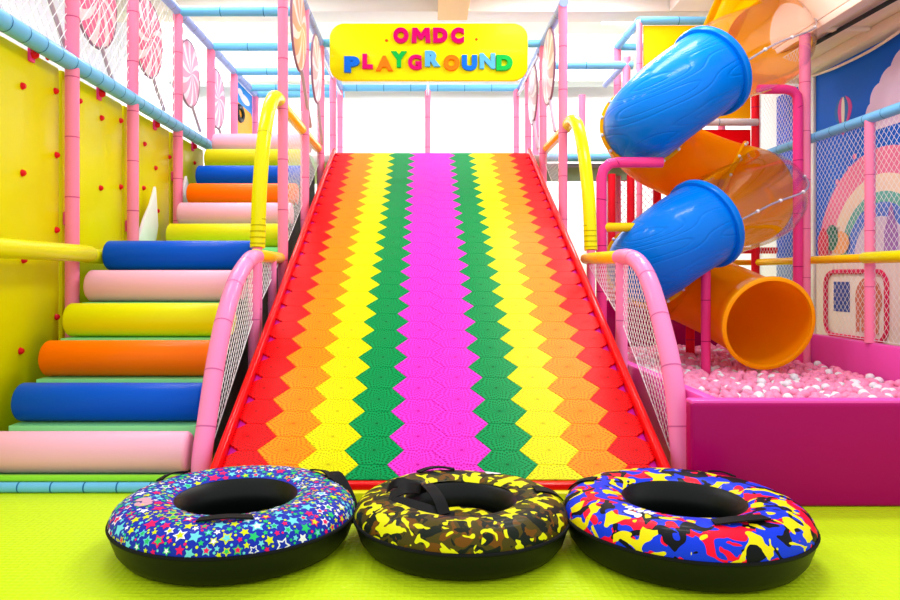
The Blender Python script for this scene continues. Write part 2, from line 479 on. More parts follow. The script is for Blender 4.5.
# drop duplicate leading points
prof2 = []
for p in prof:
    if not prof2 or (abs(p[0] - prof2[-1][0]) + abs(p[1] - prof2[-1][1])) > 1e-4: prof2.append(p)
prism(b, prof2, (XL + .01, 0, 0), (0, 1, 0), (0, 0, 1), XR - XL - .03)
part('step_base', b, MINT, stair)
b = new(); box(b, XL - .4, XR, 3.725, 3.755, 0.055, 0.088, 0.01); part('front_board', b, LIME, stair, 'lime front board')
b = new(); padded(b, [(XL - .45, 3.72, .027), (XR + .02, 3.72, .027)], 0.027, 0.165); part('foot_rail', b, [BLUEP, BLUES], stair, 'light blue foam foot rail')
b = new()
poly = [(3.78, 0.05)] + [(RY[i] - .12, RZ[i] - .26) for i in range(1, 12)] + [(8.3, 2.4), (8.3, 0.05)]
prism(b, poly, (XR - .018, 0, 0), (0, 1, 0), (0, 0, 1), 0.012); part('side_panel', b, DARK, stair, 'dark grey side board')
cols = [('pale pink', R_PINK), ('royal blue', R_BLUE), ('orange', R_ORANGE), ('yellow', R_YELLOW), ('pale pink', R_PINK), ('royal blue', R_BLUE),
        ('mustard yellow', R_OLIVE), ('pale pink', R_PINK), ('orange', R_ORANGE), ('royal blue', R_BLUE), ('mustard yellow', R_OLIVE), ('pale pink', R_PINK)]
rl = ['pale pink foam roller at the very bottom of the steps', 'royal blue foam roller just above the bottom pink one',
      'orange foam roller on the lower flight, between blue and yellow rollers', 'yellow foam roller directly above the lower orange one',
      'pale pink foam roller between the lower yellow and blue rollers', 'royal blue foam roller at the top of the lower flight',
      'mustard yellow foam roller half hidden behind the upper flight start', 'pale pink foam roller below the upper orange roller',
      'orange foam roller on the upper flight, under the blue roller', 'royal blue foam roller on the upper flight, above orange',
      'mustard yellow foam roller second from the top of the steps', 'pale pink foam roller at the very top of the steps']
for i in range(12):
    x0 = XL - (.4 if i == 0 else 0.0)
    b = new()
    L = XR - x0; e = 0.02
    xs = [x0, x0 + .004, x0 + .012, x0 + e, XR - e, XR - .012, XR - .004, XR]
    rs = [RR - .02, RR - .012, RR - .004, RR, RR, RR - .004, RR - .012, RR - .02]
    tube(b, [(x, RY[i], RZ[i] - RR) for x in xs], rs, 40, 'flat')
    solo('foam_roller', rl[i], 'foam roller', b, cols[i][1], 'foam roller steps')

# ------------------------------------------------------------------ left guard frame and climbing panels
LX = -2.52
PY = [5.0, 6.04, 7.14, 8.24, 9.24, 10.4]
RAILZ, TOPZ = 2.67, 3.85
lf = thing('guard_frame', 'pink post and blue rail guard frame along the yellow climbing wall', 'guard frame', (LX, 5.0, 0))
for y in PY:
    part('post', pipe((LX, y, 0), (LX, y, TOPZ), 0.048, 0.42), [PINK, PINKS], lf)
part('lower_rail', pipe((LX, 3.2, RAILZ), (LX, 8.3, RAILZ), 0.06, 0.19), [BLUEP, BLUES], lf, 'sky blue foam rail')
part('top_rail', pipe((LX, 3.2, TOPZ), (LX, 10.4, TOPZ), 0.048, 0.3), [PERI, STEEL], lf, 'periwinkle top rail')
for y in PY[2:]:
    part('cross_beam', pipe((LX, y, TOPZ), (-1.2, y, TOPZ), 0.05, 0.4), [BLUEP, BLUES], lf, 'sky blue cross beam')

b = new(); tube(b, [(LX + .1, 3.0, 1.31), (LX + .1, 5.03, 1.31)], 0.06, 20, 'round'); solo('handrail', 'fat yellow foam handrail on the climbing wall, nearest bay', 'handrail', b, YELP)
b = new(); tube(b, [(LX + .05, 5.12, 1.30), (LX + .05, 5.9, 1.30)], 0.055, 20, 'round'); solo('handrail', 'short yellow foam handrail behind the blue roller, between two pink posts', 'handrail', b, YELP)

bays = [(3.2, 4.98), (5.02, 6.02), (6.06, 7.12), (7.16, 8.22)]
holds = [[(22, 86), (55, 91), (22, 173), (56, 155), (56, 230), (23, 260), (56, 317), (20, 351), (47, 57)],
         [(79, 101), (101, 118), (123, 122), (100, 188), (124, 188)],
         [(144, 144), (155, 168), (169, 157), (143, 188), (157, 211), (141, 230)],
         [(194, 163), (184, 180)]]
straps = [[(30, 46, 62)], [(98, 87, 100)], [(154, 118, 130)], [(192, 141, 151)]]
blk = [[], [(61, 218)], [(125, 226)], [(171, 176)]]
blab = ['yellow climbing panel dotted with red holds, nearest bay of the wall', 'yellow climbing panel between the first and second pink posts',
        'yellow climbing panel between the second and third pink posts', 'small yellow climbing panel farthest along the wall, beside the upper steps']
PXX = -2.60
def on_panel(px, py):
    Y = PXX * F / (px - VX); return Vector((PXX, Y, CAMZ + (VY - py) / F * Y))
for (y0, y1), hs, st, bk, lb in zip(bays, holds, straps, blk, blab):
    t = thing('climbing_panel', lb, 'climbing panel', (PXX - .02, (y0 + y1) / 2, 0), 'yellow climbing panels')
    b = new(); box(b, PXX - .05, PXX, y0, y1, 0.0, 2.63, 0.015); part('panel', b, PANELY, t)
    for px, py in hs:
        p = on_panel(px, py)
        if not (y0 < p.y < y1): p.y = min(max(p.y, y0 + .05), y1 - .05)
        b = new()
        s = bmesh.new(); bmesh.ops.create_cone(s, cap_ends=True, segments=12, radius1=0.026, radius2=0.016, depth=0.026)
        bmesh.ops.bevel(s, geom=list(s.edges), offset=0.004, segments=2, affect='EDGES')
        bmesh.ops.rotate(s, cent=(0, 0, 0), matrix=Matrix.Rotation(PI / 2, 3, 'Y'), verts=s.verts)
        bmesh.ops.translate(s, vec=p + Vector((.011, 0, 0)), verts=s.verts); merge(b, s)
        part('climbing_hold', b, HOLD, t, 'red knob')
    for px, pa, pb in st:
        a, c = on_panel(px, pa), on_panel(px, pb)
        b = new(); box(b, PXX - .002, PXX + .02, a.y - .03, a.y + .03, c.z, a.z + .05, 0.006); sp_ = part('strap', b, MAG, t, 'pink strap')
        b = new(); ball(b, c + Vector((.03, 0, .05)), 0.03); part('knob', b, HOLD, sp_)
    for px, py in bk:
        p = on_panel(px, py); p.y = min(max(p.y, y0 + .05), y1 - .05)
        b = new(); box(b, PXX - .002, PXX + .05, p.y - .045, p.y + .045, p.z - .05, p.z + .05, 0.01); bk_ = part('bracket', b, MAG, t, 'magenta clamp block')
        b = new(); ball(b, p + Vector((.055, 0, 0)), 0.022); part('bolt', b, HOLD, bk_)
# torn white padding beside the upper flight
b = new()
prism(b, [(6.10, 1.46), (6.50, 1.46), (6.56, 1.62), (6.50, 1.98), (6.38, 1.80), (6.24, 1.66)], (PXX + .075, 0, 0), (0, 1, 0), (0, 0, 1), 0.03, 0, 0.008)
box(b, PXX + .02, PXX + .08, 6.15, 6.52, 1.2, 1.47, 0.01)
solo('padding_scrap', 'ragged white padding sticking up beside the steps against the yellow wall', 'padding', b, WHITE)
b = new()
prism(b, [(7.2, 1.8), (7.42, 1.8), (7.40, 2.12), (7.34, 2.2), (7.24, 2.05)], (PXX + .075, 0, 0), (0, 1, 0), (0, 0, 1), 0.03, 0, 0.008)
solo('padding_scrap', 'small white padding strip on the yellow wall near the upper orange roller', 'padding', b, WHITE)

# ------------------------------------------------------------------ lollipops and nets of the left upper guard
def lollipop(axis_x, y, z, r, stick_dy, stick_len, cm, sm, label, face=1):
    t = thing('lollipop_cutout', label, 'lollipop cutout', (axis_x, y, z - r - stick_len), 'lollipop cutouts')
    b = new(); uv = b.loops.layers.uv.verify(); n = 40; th = 0.014; ry = r * 0.92
    rows = []
    for (q, dx) in ((1.0, 0), (1.0, th), (0.9, th + .012), (0.45, th + .02), (0.02, th + .022)):
        rows.append([(axis_x + face * dx, y + math.cos(2 * PI * k / n) * ry * q, z + math.sin(2 * PI * k / n) * r * q, math.cos(2 * PI * k / n) * q, math.sin(2 * PI * k / n) * q) for k in range(n)])
    vr = [[b.verts.new(p[:3]) for p in row] for row in rows]
    for i in range(len(rows) - 1):
        for k in range(n):
            k2 = (k + 1) % n; f = b.faces.new((vr[i][k], vr[i][k2], vr[i + 1][k2], vr[i + 1][k]))
            for lp, (ii, kk) in zip(f.loops, ((i, k), (i, k2), (i + 1, k2), (i + 1, k))): lp[uv].uv = rows[ii][kk][3:]
    f = b.faces.new(vr[0]); 
    f = b.faces.new(list(reversed(vr[-1])))
    part('candy', b, cm, t)
    b = new(); tube(b, [(axis_x + face * .008, y + math.cos(2 * PI * k / n) * ry, z + math.sin(2 * PI * k / n) * r) for k in range(n + 1)], 0.012, 6, None); part('rim', b, DARKROSE, t)
    d = Vector((0, stick_dy, -stick_len)); p0 = Vector((axis_x + face * .012, y + stick_dy * .3, z - r * .93))
    b = new(); tube(b, [p0, p0 + d], 0.018, 8, 'round'); part('stick', b, sm, t)
DARKROSE = mat('rose_grey_edge', rgb(150, 110, 135), 0.4)
SWP = swirl('pink_swirl', rgb(240, 120, 165), rgb(250, 232, 242), 9, 5.0)
SWL = swirl('pale_pink_swirl', rgb(238, 172, 205), rgb(252, 236, 246), 10, 4.0)
SWO = swirl('orange_swirl', rgb(232, 170, 140), rgb(250, 228, 224), 8, 5.0)
SWG = swirl('mauve_swirl', rgb(222, 188, 200), rgb(248, 236, 242), 9, 5.0)
STK = mat('mauve_stick', rgb(190, 165, 185), 0.4)
WX = -2.61
lollipop(WX, 3.98, 3.38, .34, .22, .30, SWP, STK, 'pink lollipop cutout cropped by the top left corner')
lollipop(WX, 4.76, 3.42, .36, .25, .34, SWP, STK, 'pink swirl lollipop cutout just before the first pink post')
lollipop(WX, 5.52, 3.36, .40, .30, .30, SWP, STK, 'large pink lollipop cutout between the first and second posts')
lollipop(WX, 6.58, 3.38, .36, .30, .24, SWP, STK, 'pink and white lollipop cutout between the second and third posts')
lollipop(WX, 7.72, 3.38, .36, .28, .22, SWL, STK, 'pale pink lollipop cutout between the third and fourth posts')
lollipop(WX, 8.74, 3.36, .36, .25, .22, SWL, STK, 'pale pink lollipop cutout farthest along the left wall')
b = new()
net(b, (LX - .02, 0, 0), (0, 1, 0), (0, 0, 1), [(3.25, RAILZ + .05), (7.1, RAILZ + .05), (7.1, TOPZ - .04), (3.25, TOPZ - .04)], 0.075, 0.0028)
solo('safety_net', 'white diamond net in front of the pink lollipops on the left', 'net', b, NETW)
# clear acrylic guard with a pale tint behind the lollipops
# cartoon panel at the end of the wall
cp = thing('cartoon_panel', 'blue and orange printed panel with black ring at the far end of the steps', 'printed panel', (LX - .03, 9.8, 2.67))
YA, YB = 9.32, 10.33
b = new(); box(b, LX - .06, LX - .03, YA, YB, 2.62, 3.80, 0.004); part('board', b, mat('cartoon_blue', rgb(40, 150, 240), 0.4), cp)
b = new(); prism(b, round_rect(YA + .04, YB - .03, 2.64, 3.52, .1), (LX - .03, 0, 0), (0, 1, 0), (0, 0, 1), 0.006); part('orange_block', b, mat('cartoon_orange', rgb(255, 176, 10), 0.4), cp)
b = new(); tube(b, [(LX - .02, 9.60 + .15 * math.cos(a * PI / 12), 3.38 + .09 * math.sin(a * PI / 12)) for a in range(25)], 0.035, 8, None); part('ring', b, BLACK, cp, 'black ring')
b = new(); prism(b, circle(9.9, 3.64, .26, .06), (LX - .03, 0, 0), (0, 1, 0), (0, 0, 1), 0.005); prism(b, circle(9.65, 3.68, .13, .05), (LX - .03, 0, 0), (0, 1, 0), (0, 0, 1), 0.007); part('cloud', b, WHITE, cp, 'white cloud print')

# ------------------------------------------------------------------ canopy frame over the slide
cf = thing('canopy_frame', 'pink post frame standing over the slide and holding the yellow sign', 'canopy frame', (0.08, 7.0, 0))
AX, BX = -1.21, 1.37
for y in (5.96, 7.05, 8.12, 9.2): part('post', pipe((AX, y, 0), (AX, y, TOPZ), 0.044, 0.42), [PINK, PINKS], cf)
for y in (6.95, 8.12, 9.3): part('post', pipe((BX, y, 0), (BX, y, TOPZ), 0.044, 0.42), [PINK, PINKS], cf)
for x in (-1.22, 0.04, 1.31): part('post', pipe((x, 10.05, 0), (x, 10.05, TOPZ), 0.042, 0.42), [PINK, PINKS], cf)
part('top_rail', pipe((AX, 5.9, TOPZ), (AX, 10.05, TOPZ), 0.045, 0.3), [PERI, STEEL], cf, 'silvery blue top rail')
part('top_rail', pipe((BX, 6.9, TOPZ), (BX, 10.05, TOPZ), 0.045, 0.3), [PERI, STEEL], cf, 'silvery blue top rail')
for y, x0, x1 in ((8.12, AX, BX), (10.05, -2.52, 1.34)):
    part('cross_beam', pipe((x0, y, TOPZ), (x1, y, TOPZ), 0.048, 0.36), [BLUEP, BLUES], cf, 'sky blue cross beam')
for x in (AX, 0.04, 1.33):
    part('deck_strut', pipe((x, 8.2, TOPZ - .11), (x, 10.0, TOPZ - .11), 0.02, 3), [STEEL, STEEL], cf, 'thin steel strut')
lollipop(AX + .02, 6.55, 3.48, .40, .5, .42, SWO, STK, 'orange and white lollipop cutout left of the yellow sign')
lollipop(AX + .02, 7.62, 3.40, .36, .3, .40, SWG, STK, 'mauve lollipop cutout beside the left end of the sign')
lollipop(BX - .02, 7.6, 3.42, .40, -.3, .40, SWG, STK, 'mauve lollipop cutout right of the yellow sign', -1)
lollipop(BX - .02, 8.7, 3.40, .36, -.3, .40, SWG, STK, 'mauve lollipop cutout peeking past right end of the sign', -1)
# nets left and right of the slide
b = new(); net(b, (AX - .02, 0, 0), (0, 1, 0), (0, 0, 1), [(5.98, 1.3), (8.1, 2.45), (8.1, 3.0), (5.98, 2.6)], 0.05, 0.0013)
solo('safety_net', 'fine white net between the yellow handrail and left edge of the slide', 'net', b, NETW)
b = new(); net(b, (BX + .02, 0, 0), (0, 1, 0), (0, 0, 1), [(6.97, 1.75), (8.1, 2.45), (8.1, 2.6), (6.97, 2.6)], 0.05, 0.0016)
solo('safety_net', 'fine white net along the upper right edge of the slide', 'net', b, NETW)

# round white dome of another attraction, far behind
b = new()
prof = [(0.62, 0.0), (0.62, 2.55)] + [(0.62 * math.cos(a * PI / 20), 2.55 + 0.62 * math.sin(a * PI / 20)) for a in range(1, 10)] + [(0.004, 3.17)]
tube(b, [(0.78, 11.6, z) for r, z in prof], [r for r, z in prof], 40, 'flat')
solo('play_dome', 'pale grey round dome top showing behind the slide crest', 'dome', b, mat('dome_grey', rgb(170, 172, 182), 0.6))

# ------------------------------------------------------------------ the sign
SYY = 7.98
sign = thing('sign_board', 'yellow rounded sign with chunky coloured letters hung above the slide', 'sign', (0.04, SYY, 3.38))
def sp(px, py): 
    p = at(px, py, SYY); return (p.x, p.z)
x0, z1 = sp(329.5, 23); x1, z0 = sp(528, 80.5)
b = new(); prism(b, round_rect(x0, x1, z0, z1, 0.17, 10), (0, SYY + .06, 0), (1, 0, 0), (0, 0, 1), 0.06, 0, 0.014); part('board', b, SIGNY, sign)
for px, py in ((386.5, 40.5), (476.4, 39.3)):
    x, z = sp(px, py); b = new(); ball(b, (x, SYY, z), 0.017, 0, 12, 8, (1, .6, 1)); part('bolt', b, mat('orange_bolt', rgb(230, 90, 20), .4), sign)
LETC = {'m': mat('magenta_letter', rgb(214, 0, 110), .35, .2), 'b': mat('blue_letter', rgb(10, 110, 232), .35, .2), 'o': mat('orange_letter', rgb(255, 122, 10), .35, .2),
        'g': mat('green_letter', rgb(8, 184, 72), .35, .2), 'l': mat('light_blue_letter', rgb(90, 178, 245), .35, .2)}
CN = {'m': 'magenta', 'b': 'blue', 'o': 'orange', 'g': 'green', 'l': 'light blue'}
LET = [('O', 'm', 393.3, 408.5, 28.3, 44), ('M', 'm', 411.5, 430.5, 28.5, 43.5), ('D', 'm', 433, 447.5, 28.5, 43.5), ('C', 'm', 450.8, 464, 28.3, 44),
       ('P', 'b', 344.4, 359.8, 57, 73), ('L', 'm', 362.5, 373, 54.5, 69.5), ('A', 'o', 376, 393, 56.5, 71.5), ('Y', 'g', 391, 407, 52, 68), ('G', 'm', 408, 421.8, 55.3, 70.5),
       ('R', 'l', 425, 440.3, 51.5, 67.3), ('O', 'o', 443.4, 459.5, 55.5, 71.3), ('U', 'b', 461.7, 477, 55.7, 71.2), ('N', 'l', 479.5, 495, 54, 69.5), ('D', 'g', 496, 512.5, 55.5, 71.3)]
for ch, cc, xa, xb, ya, yb in LET:
    if ch == 'M':
        lx0, lz1 = sp(xa, ya); lx1, lz0 = sp(xb, yb); b = new()
        ol = [(0, 0), (.04, 1), (.30, 1), (.5, .62), (.70, 1), (.96, 1), (1, 0), (.74, 0), (.72, .50), (.57, .2), (.43, .2), (.28, .50), (.26, 0)]
        prism(b, [(lx0 + u * (lx1 - lx0), lz0 + w * (lz1 - lz0)) for u, w in ol], (0, SYY + .006, 0), (1, 0, 0), (0, 0, 1), 0.042, 0, 0.005)
        part('letter', b, LETC[cc], sign, CN[cc] + ' letter ' + ch, sharp=30); continue
    cu = bpy.data.curves.new('t', 'FONT'); cu.body = ch; cu.extrude = 0.06; cu.offset = {'M': .038, 'A': .05, 'N': .05, 'G': .045}.get(ch, .066); cu.bevel_depth = 0.012; cu.bevel_resolution = 2; cu.resolution_u = 6
    to = bpy.data.objects.new('t', cu); C.objects.link(to)
    bpy.context.view_layer.update()
    me = bpy.data.meshes.new_from_object(to.evaluated_get(bpy.context.evaluated_depsgraph_get()))
    bpy.data.objects.remove(to); 
    b = new(); b.from_mesh(me); bpy.data.meshes.remove(me)
    vx = [v.co.x for v in b.verts]; vy = [v.co.y for v in b.verts]
    lx0, lz1 = sp(xa, ya); lx1, lz0 = sp(xb, yb)
    for v in b.verts:
        u = (v.co.x - min(vx)) / (max(vx) - min(vx)); w = (v.co.y - min(vy)) / (max(vy) - min(vy)); d = v.co.z
        v.co = Vector((lx0 + u * (lx1 - lx0), SYY + .006 - (d + .072) * 0.3, lz0 + w * (lz1 - lz0)))
    bmesh.ops.recalc_face_normals(b, faces=b.faces)
    part('letter', b, LETC[cc], sign, CN[cc] + ' letter ' + ch, sharp=30)

# ------------------------------------------------------------------ curved handrails beside the slide
def slide_z(y): return SZ + (y - SY) * 0.526
def handrail(label, x, ys, zs, net_top, post_y, name='handrail'):
    pts = [Vector((x, y, z)) for y, z in zip(ys, zs)]
    t = thing(name, label, 'handrail', (x, ys[0], 0))
    b = new(); padded(b, spline(pts, 6), 0.055, 0.30, 18, 'flat'); part('curved_pipe', b, [LPINK, LPINKS], t)
    part('post', pipe((x, post_y, 0), (x, post_y, zs[-1] - .03), 0.042, 0.4), [LPINK, LPINKS], t)
    # net between pipe, post and slide edge
    sm = spline(pts, 3); poly = [(p.y, p.z) for p in sm if p.y <= post_y]
    poly += [(post_y, slide_z(post_y) + .02)]
    b = new(); net(b, (x, 0, 0), (0, 1, 0), (0, 0, 1), poly[1:], 0.042, 0.0022); part('net', b, NETW, t, 'white diamond net')
    return t
pyl = [3.83, 3.83, 3.92, 4.08, 4.26, 4.53, 4.86, 5.08]
pzl = [0.0, 0.14, 0.33, .635, .885, 1.118, 1.26, 1.29]
hl = handrail('curved pink handrail with net on the left edge of the slide', -1.222, pyl, pzl, None, 5.0)
b = new(); padded(b, [(-1.225, 5.05, 1.30), (-1.225, 5.9, 1.30)], 0.047, 2, 16, 'round'); part('bar', b, [ORYEL, YELS], hl, 'orange yellow bar')
part('post', pipe((-1.222, 5.6, 0), (-1.222, 5.6, 1.28), 0.035, 0.4), [LPINK, LPINKS], hl)
b = new(); net(b, (-1.222, 0, 0), (0, 1, 0), (0, 0, 1), [(5.02, slide_z(5.02) + .02), (5.02, 1.28), (5.9, 1.28)], 0.042, 0.0022); part('net', b, NETW, hl, 'white diamond net')
RXH = 1.39
pyr = [3.80, 3.80, 3.92, 4.12, 4.33, 4.55, 4.78, 5.0]
pzr = [0.0, 0.15, .58, .88, 1.11, 1.235, 1.28, 1.285]
hr = handrail('curved pink handrail with net on the right edge of the slide', RXH, pyr, pzr, None, 4.95)
b = new(); padded(b, [(RXH, 4.95, 1.285), (RXH, 6.05, 1.30)], 0.048, 2, 16, 'round'); part('bar', b, [ORYEL, YELS], hr, 'orange yellow bar')
b = new(); net(b, (RXH, 0, 0), (0, 1, 0), (0, 0, 1), [(4.97, slide_z(4.97) + .02), (4.97, 1.27), (6.0, 1.28), (6.0, 1.26)], 0.042, 0.0022); part('net', b, NETW, hr, 'white diamond net')

# yellow hooped handrails higher up
def hoop(label, x, pts2, back):
    t = thing('handrail', label, 'handrail', (x, pts2[0][0], 0))
    pts = [Vector((x, y, z)) for y, z in pts2]
    b = new(); padded(b, spline(pts, 8), 0.055, 9, 18, 'flat')
    for k in range(5):
        z = pts2[0][1] + .03 + .045 * k; tube(b, [(x, pts2[0][0] + .008 * k, z - .004), (x, pts2[0][0] + .008 * k, z + .004)], 0.0575, 18, None, 1)
    part('hoop', b, [YELP, YELS], t)
    b = new(); tube(b, [pts[-1], Vector((x, back, pts2[-1][1]))], 0.05, 16); part('back_bar', b, ORYEL, t, 'orange yellow bar')
    part('stub', pipe((x, pts2[0][0], 0), (x, pts2[0][0], pts2[0][1]), 0.036, 0.4), [LPINK, LPINKS], t)
hoop('tall yellow hooped handrail between the steps and the slide', -1.235, [(5.16, 1.36), (5.22, 1.75), (5.33, 2.12), (5.5, 2.42), (5.7, 2.6), (5.9, 2.64), (6.1, 2.62)], 8.05)
hoop('tall yellow hooped handrail between the slide and the tube slide', 1.41, [(5.95, 1.37), (6.02, 1.78), (6.2, 2.2), (6.42, 2.5), (6.65, 2.63), (6.85, 2.65), (7.0, 2.63)], 8.3)

# ------------------------------------------------------------------ ball pit
PX0, PX1, PYF, PYB = 1.325, 4.15, 3.48, 8.75
pit = thing('ball_pit', 'plum pink padded ball pit enclosure to the right of the slide', 'ball pit', (2.75, 6.0, 0))
b = new(); box(b, PX0, PX1 + .1, PYF, PYF + .09, 0, .518, 0.022, seg=3); part('front_wall', b, PIT, pit, 'plum front wall with shade in its colour')
b = new(); box(b, PX0 + .005, PX1 + .095, PYF + .012, PYF + .10, .505, .53, 0.01); part('top_lip', b, PITP, pit, 'bright pink lip')
b = new(); box(b, PX1, PX1 + .1, PYF + .1, PYB, 0, .526, 0.02); part('side_wall', b, PITP, pit, 'bright pink right wall')
b = new(); box(b, 1.455, 1.53, PYF + .1, PYB, 0, .52, 0.02); part('side_wall', b, PITP, pit, 'pink left wall')
b = new(); box(b, 1.53, PX1, PYB - .1, PYB, 0, .85, 0.02); part('back_wall', b, PIT, pit, 'plum back wall')
b = new(); box(b, 1.53, PX1, PYF + .1, PYB - .1, 0.0, 0.09, 0.0); part('base_pad', b, PITP, pit)

BR = 0.040
pos = []
rng = random.Random(3)
y = PYF + .19; row = 0
while y < PYB - .16:
    x = 1.575 + rng.uniform(0, .06)
    while x < PX1 - .05:
        z = 0.195 + .022 * math.sin(x * 2.1 + 1) * math.sin(y * 1.7) + rng.uniform(-.014, .02) + 0.05 * max(0, (y - 7.2) / 1.4)
        pos.append((min(max(x + rng.uniform(-.03, .03), 1.575), PX1 - .045), y + rng.uniform(-.028, .028), z + rng.uniform(-.012, .012))); x += .080 + rng.uniform(-.012, .014)
    y += .073; row += 1
proto = {}
for nm, m in (('pink', BALLP), ('white', BALLW)):
    b = new(); t = bmesh.new(); bmesh.ops.create_uvsphere(t, u_segments=16, v_segments=10, radius=BR); merge(b, t)
    me = bpy.data.meshes.new(nm + '_pit_ball'); b.to_mesh(me); b.free(); me.materials.append(m)
    me.polygons.foreach_set('use_smooth', [True] * len(me.polygons)); proto[nm] = me
POSTS_IN_PIT = [(2.80, 6.98), (3.05, 8.05), (4.06, 7.5), (1.74, 6.9), (2.58, 7.1)]
pos = [p for p in pos if all((p[0] - a) ** 2 + (p[1] - c) ** 2 > .0085 for a, c in POSTS_IN_PIT)]
def seen(p):
    # above the sight line over the front lip, inside the frame
    px = VX + p[0] / p[1] * F; py = VY + (CAMZ - p[2]) / p[1] * F
    lip = CAMZ - (CAMZ - .53) / (PYF + .1) * p[1]
    return p[2] + .02 > lip and px < 903 and px > 672
vis = sorted([p for p in pos if seen(p)], key=lambda p: p[1])
single = vis[:300]; ss = set(single)
rest = [p for p in pos if p not in ss]
rw = random.Random(11)
for p in single:
    w = rw.random() < .19
    o = bpy.data.objects.new('pit_ball', proto['white' if w else 'pink']); C.objects.link(o); o.location = p
    o['label'] = 'white plastic ball in the front of the ball pit' if w else 'pink plastic ball in the front of the ball pit'
    o['category'] = 'ball'; o['group'] = 'white balls in the pit' if w else 'pink balls in the pit'
b = new()
unit = bmesh.new(); bmesh.ops.create_uvsphere(unit, u_segments=10, v_segments=7, radius=BR)
uvt = [v.co.copy() for v in unit.verts]; uf = [[v.index for v in f.verts] for f in unit.faces]; unit.free()
verts, faces, mis = [], [], []
under = [(p[0] + .04, p[1] + .03, p[2] - .055) for p in pos if p[1] > 4.6 and p[0] < PX1 - .1]
for p in rest + under:
    n0 = len(verts); verts += [(v.x + p[0], v.y + p[1], v.z + p[2]) for v in uvt]
    w = 1 if rw.random() < .17 else 0
    for f in uf: faces.append([i + n0 for i in f]); mis.append(w)
me = bpy.data.meshes.new('pit_balls'); me.from_pydata(verts, [], faces); me.materials.append(BALLP); me.materials.append(BALLW)
me.polygons.foreach_set('material_index', mis); me.polygons.foreach_set('use_smooth', [True] * len(faces))
o = bpy.data.objects.new('pit_balls', me); C.objects.link(o); b.free()
o['label'] = 'pink and white balls filling the back of the pit'; o['category'] = 'balls'; o['kind'] = 'stuff'

# ------------------------------------------------------------------ spiral tube slide
Q = [at(712, 14, 8.28), at(750, 27, 8.2), at(769, 43, 7.6), at(730, 60, 7.1), at(689, 86, 6.9), at(655, 113, 7.0), at(643, 131, 7.4), at(662, 152, 7.85),
     at(702, 170, 8.0), at(744, 185, 7.85), at(760, 198, 7.45), at(727, 212, 7.1), at(688, 233, 6.9), at(658, 255, 7.0), at(648, 268, 7.4), at(674, 280, 7.75),
     at(716, 298, 7.5), at(750, 315, 7.05), at(768.5, 323.5, 6.72)]
N_ = 10
PATH = spline(Q, N_)
FR = frames(PATH)
# fixed world-up frame so that clear windows and seams run evenly
def ring_frame(i):
    p, T, _, _ = FR[i]; up = Vector((0, 0, 1)); N = (up - T * up.dot(T)).normalized(); return p, T, N, T.cross(N)
TR = 0.41
spiral = thing('tube_slide', 'blue and orange spiral tube slide with clear bubble windows above the ball pit', 'tube slide', (2.95, 7.4, 0))
def sweep(i0, i1, rfun, seg=40, keep=None):
    b = new(); uv = b.loops.layers.uv.verify(); rings = []
    for i in range(i0, i1 + 1):
        p, T, N, B = ring_frame(i); r = rfun((i - i0) / (i1 - i0))
        rings.append([(b.verts.new(p + (N * math.cos(2 * PI * k / seg) + B * math.sin(2 * PI * k / seg)) * r), (N * math.cos(2 * PI * k / seg) + B * math.sin(2 * PI * k / seg))) for k in range(seg)])
    for i in range(len(rings) - 1):
        for k in range(seg):
            k2 = (k + 1) % seg
            d = (rings[i][k][1] + rings[i + 1][k2][1]).normalized()
            if keep and not keep(d, PATH[i0 + i]): continue
            f = b.faces.new((rings[i][k][0], rings[i][k2][0], rings[i + 1][k2][0], rings[i + 1][k][0]))
            for lp, (ui, vi) in zip(f.loops, ((k, i), (k + 1, i), (k + 1, i + 1), (k, i + 1))): lp[uv].uv = (ui / seg, vi * .07)
    loose = [v for v in b.verts if not v.link_faces]; bmesh.ops.delete(b, geom=loose, context='VERTS')
    return b
def solid(o, th=0.014, off=-1):
    s = o.modifiers.new('thickness', 'SOLIDIFY'); s.thickness = th; s.offset = off; return o
def halves(i0, i1, front):
    b = sweep(i0, i1, bulge)
    pm = PATH[(i0 + i1) // 2 if i0 else int(1.9 * N_)]
    co = Vector((pm.x, 7.52, pm.z)); no = Vector((0.30, -0.94, 0.12)).normalized()
    bmesh.ops.bisect_plane(b, geom=list(b.verts) + list(b.edges) + list(b.faces), plane_co=co, plane_no=no, clear_inner=front, clear_outer=not front)
    return b
def collar(i, r0, r1, w):
    p, T, N, B = ring_frame(i); b = new(); seg = 44; prof = [(r0, -w), (r1 - .01, -w), (r1, -w * .6), (r1, w * .6), (r1 - .01, w), (r0, w)]
    rg = [[b.verts.new(p + T * t + (N * math.cos(2 * PI * k / seg) + B * math.sin(2 * PI * k / seg)) * r) for k in range(seg)] for r, t in prof]
    for a in range(len(rg)):
        c = rg[(a + 1) % len(rg)]
        for k in range(seg): b.faces.new((rg[a][k], rg[a][(k + 1) % seg], c[(k + 1) % seg], c[k]))
    bmesh.ops.recalc_face_normals(b, faces=b.faces)
    return b
def bolts(i, r, parent, ks, n=14, dt=0.0):
    p, T, N, B = ring_frame(i)
    for k in ks:
        a = 2 * PI * k / n; b = new(); ball(b, p + T * dt + (N * math.cos(a) + B * math.sin(a)) * r, 0.018, 0, 10, 6); part('bolt', b, BOLT, parent)
WINX = 3.2
def out_dir(pc): return Vector((0.55, -0.83, 0.12))
def is_win(d, pc): return d.dot(Vector((0.62, -0.76, 0.1)).normalized()) > -0.12
i_c1, i_e1 = int(3.5 * N_), int(5.75 * N_)      # upper blue
i_c2, i_e2 = int(11.6 * N_), int(13.75 * N_)    # lower blue
bulge = lambda q: TR + .05 * math.sin(PI * q)
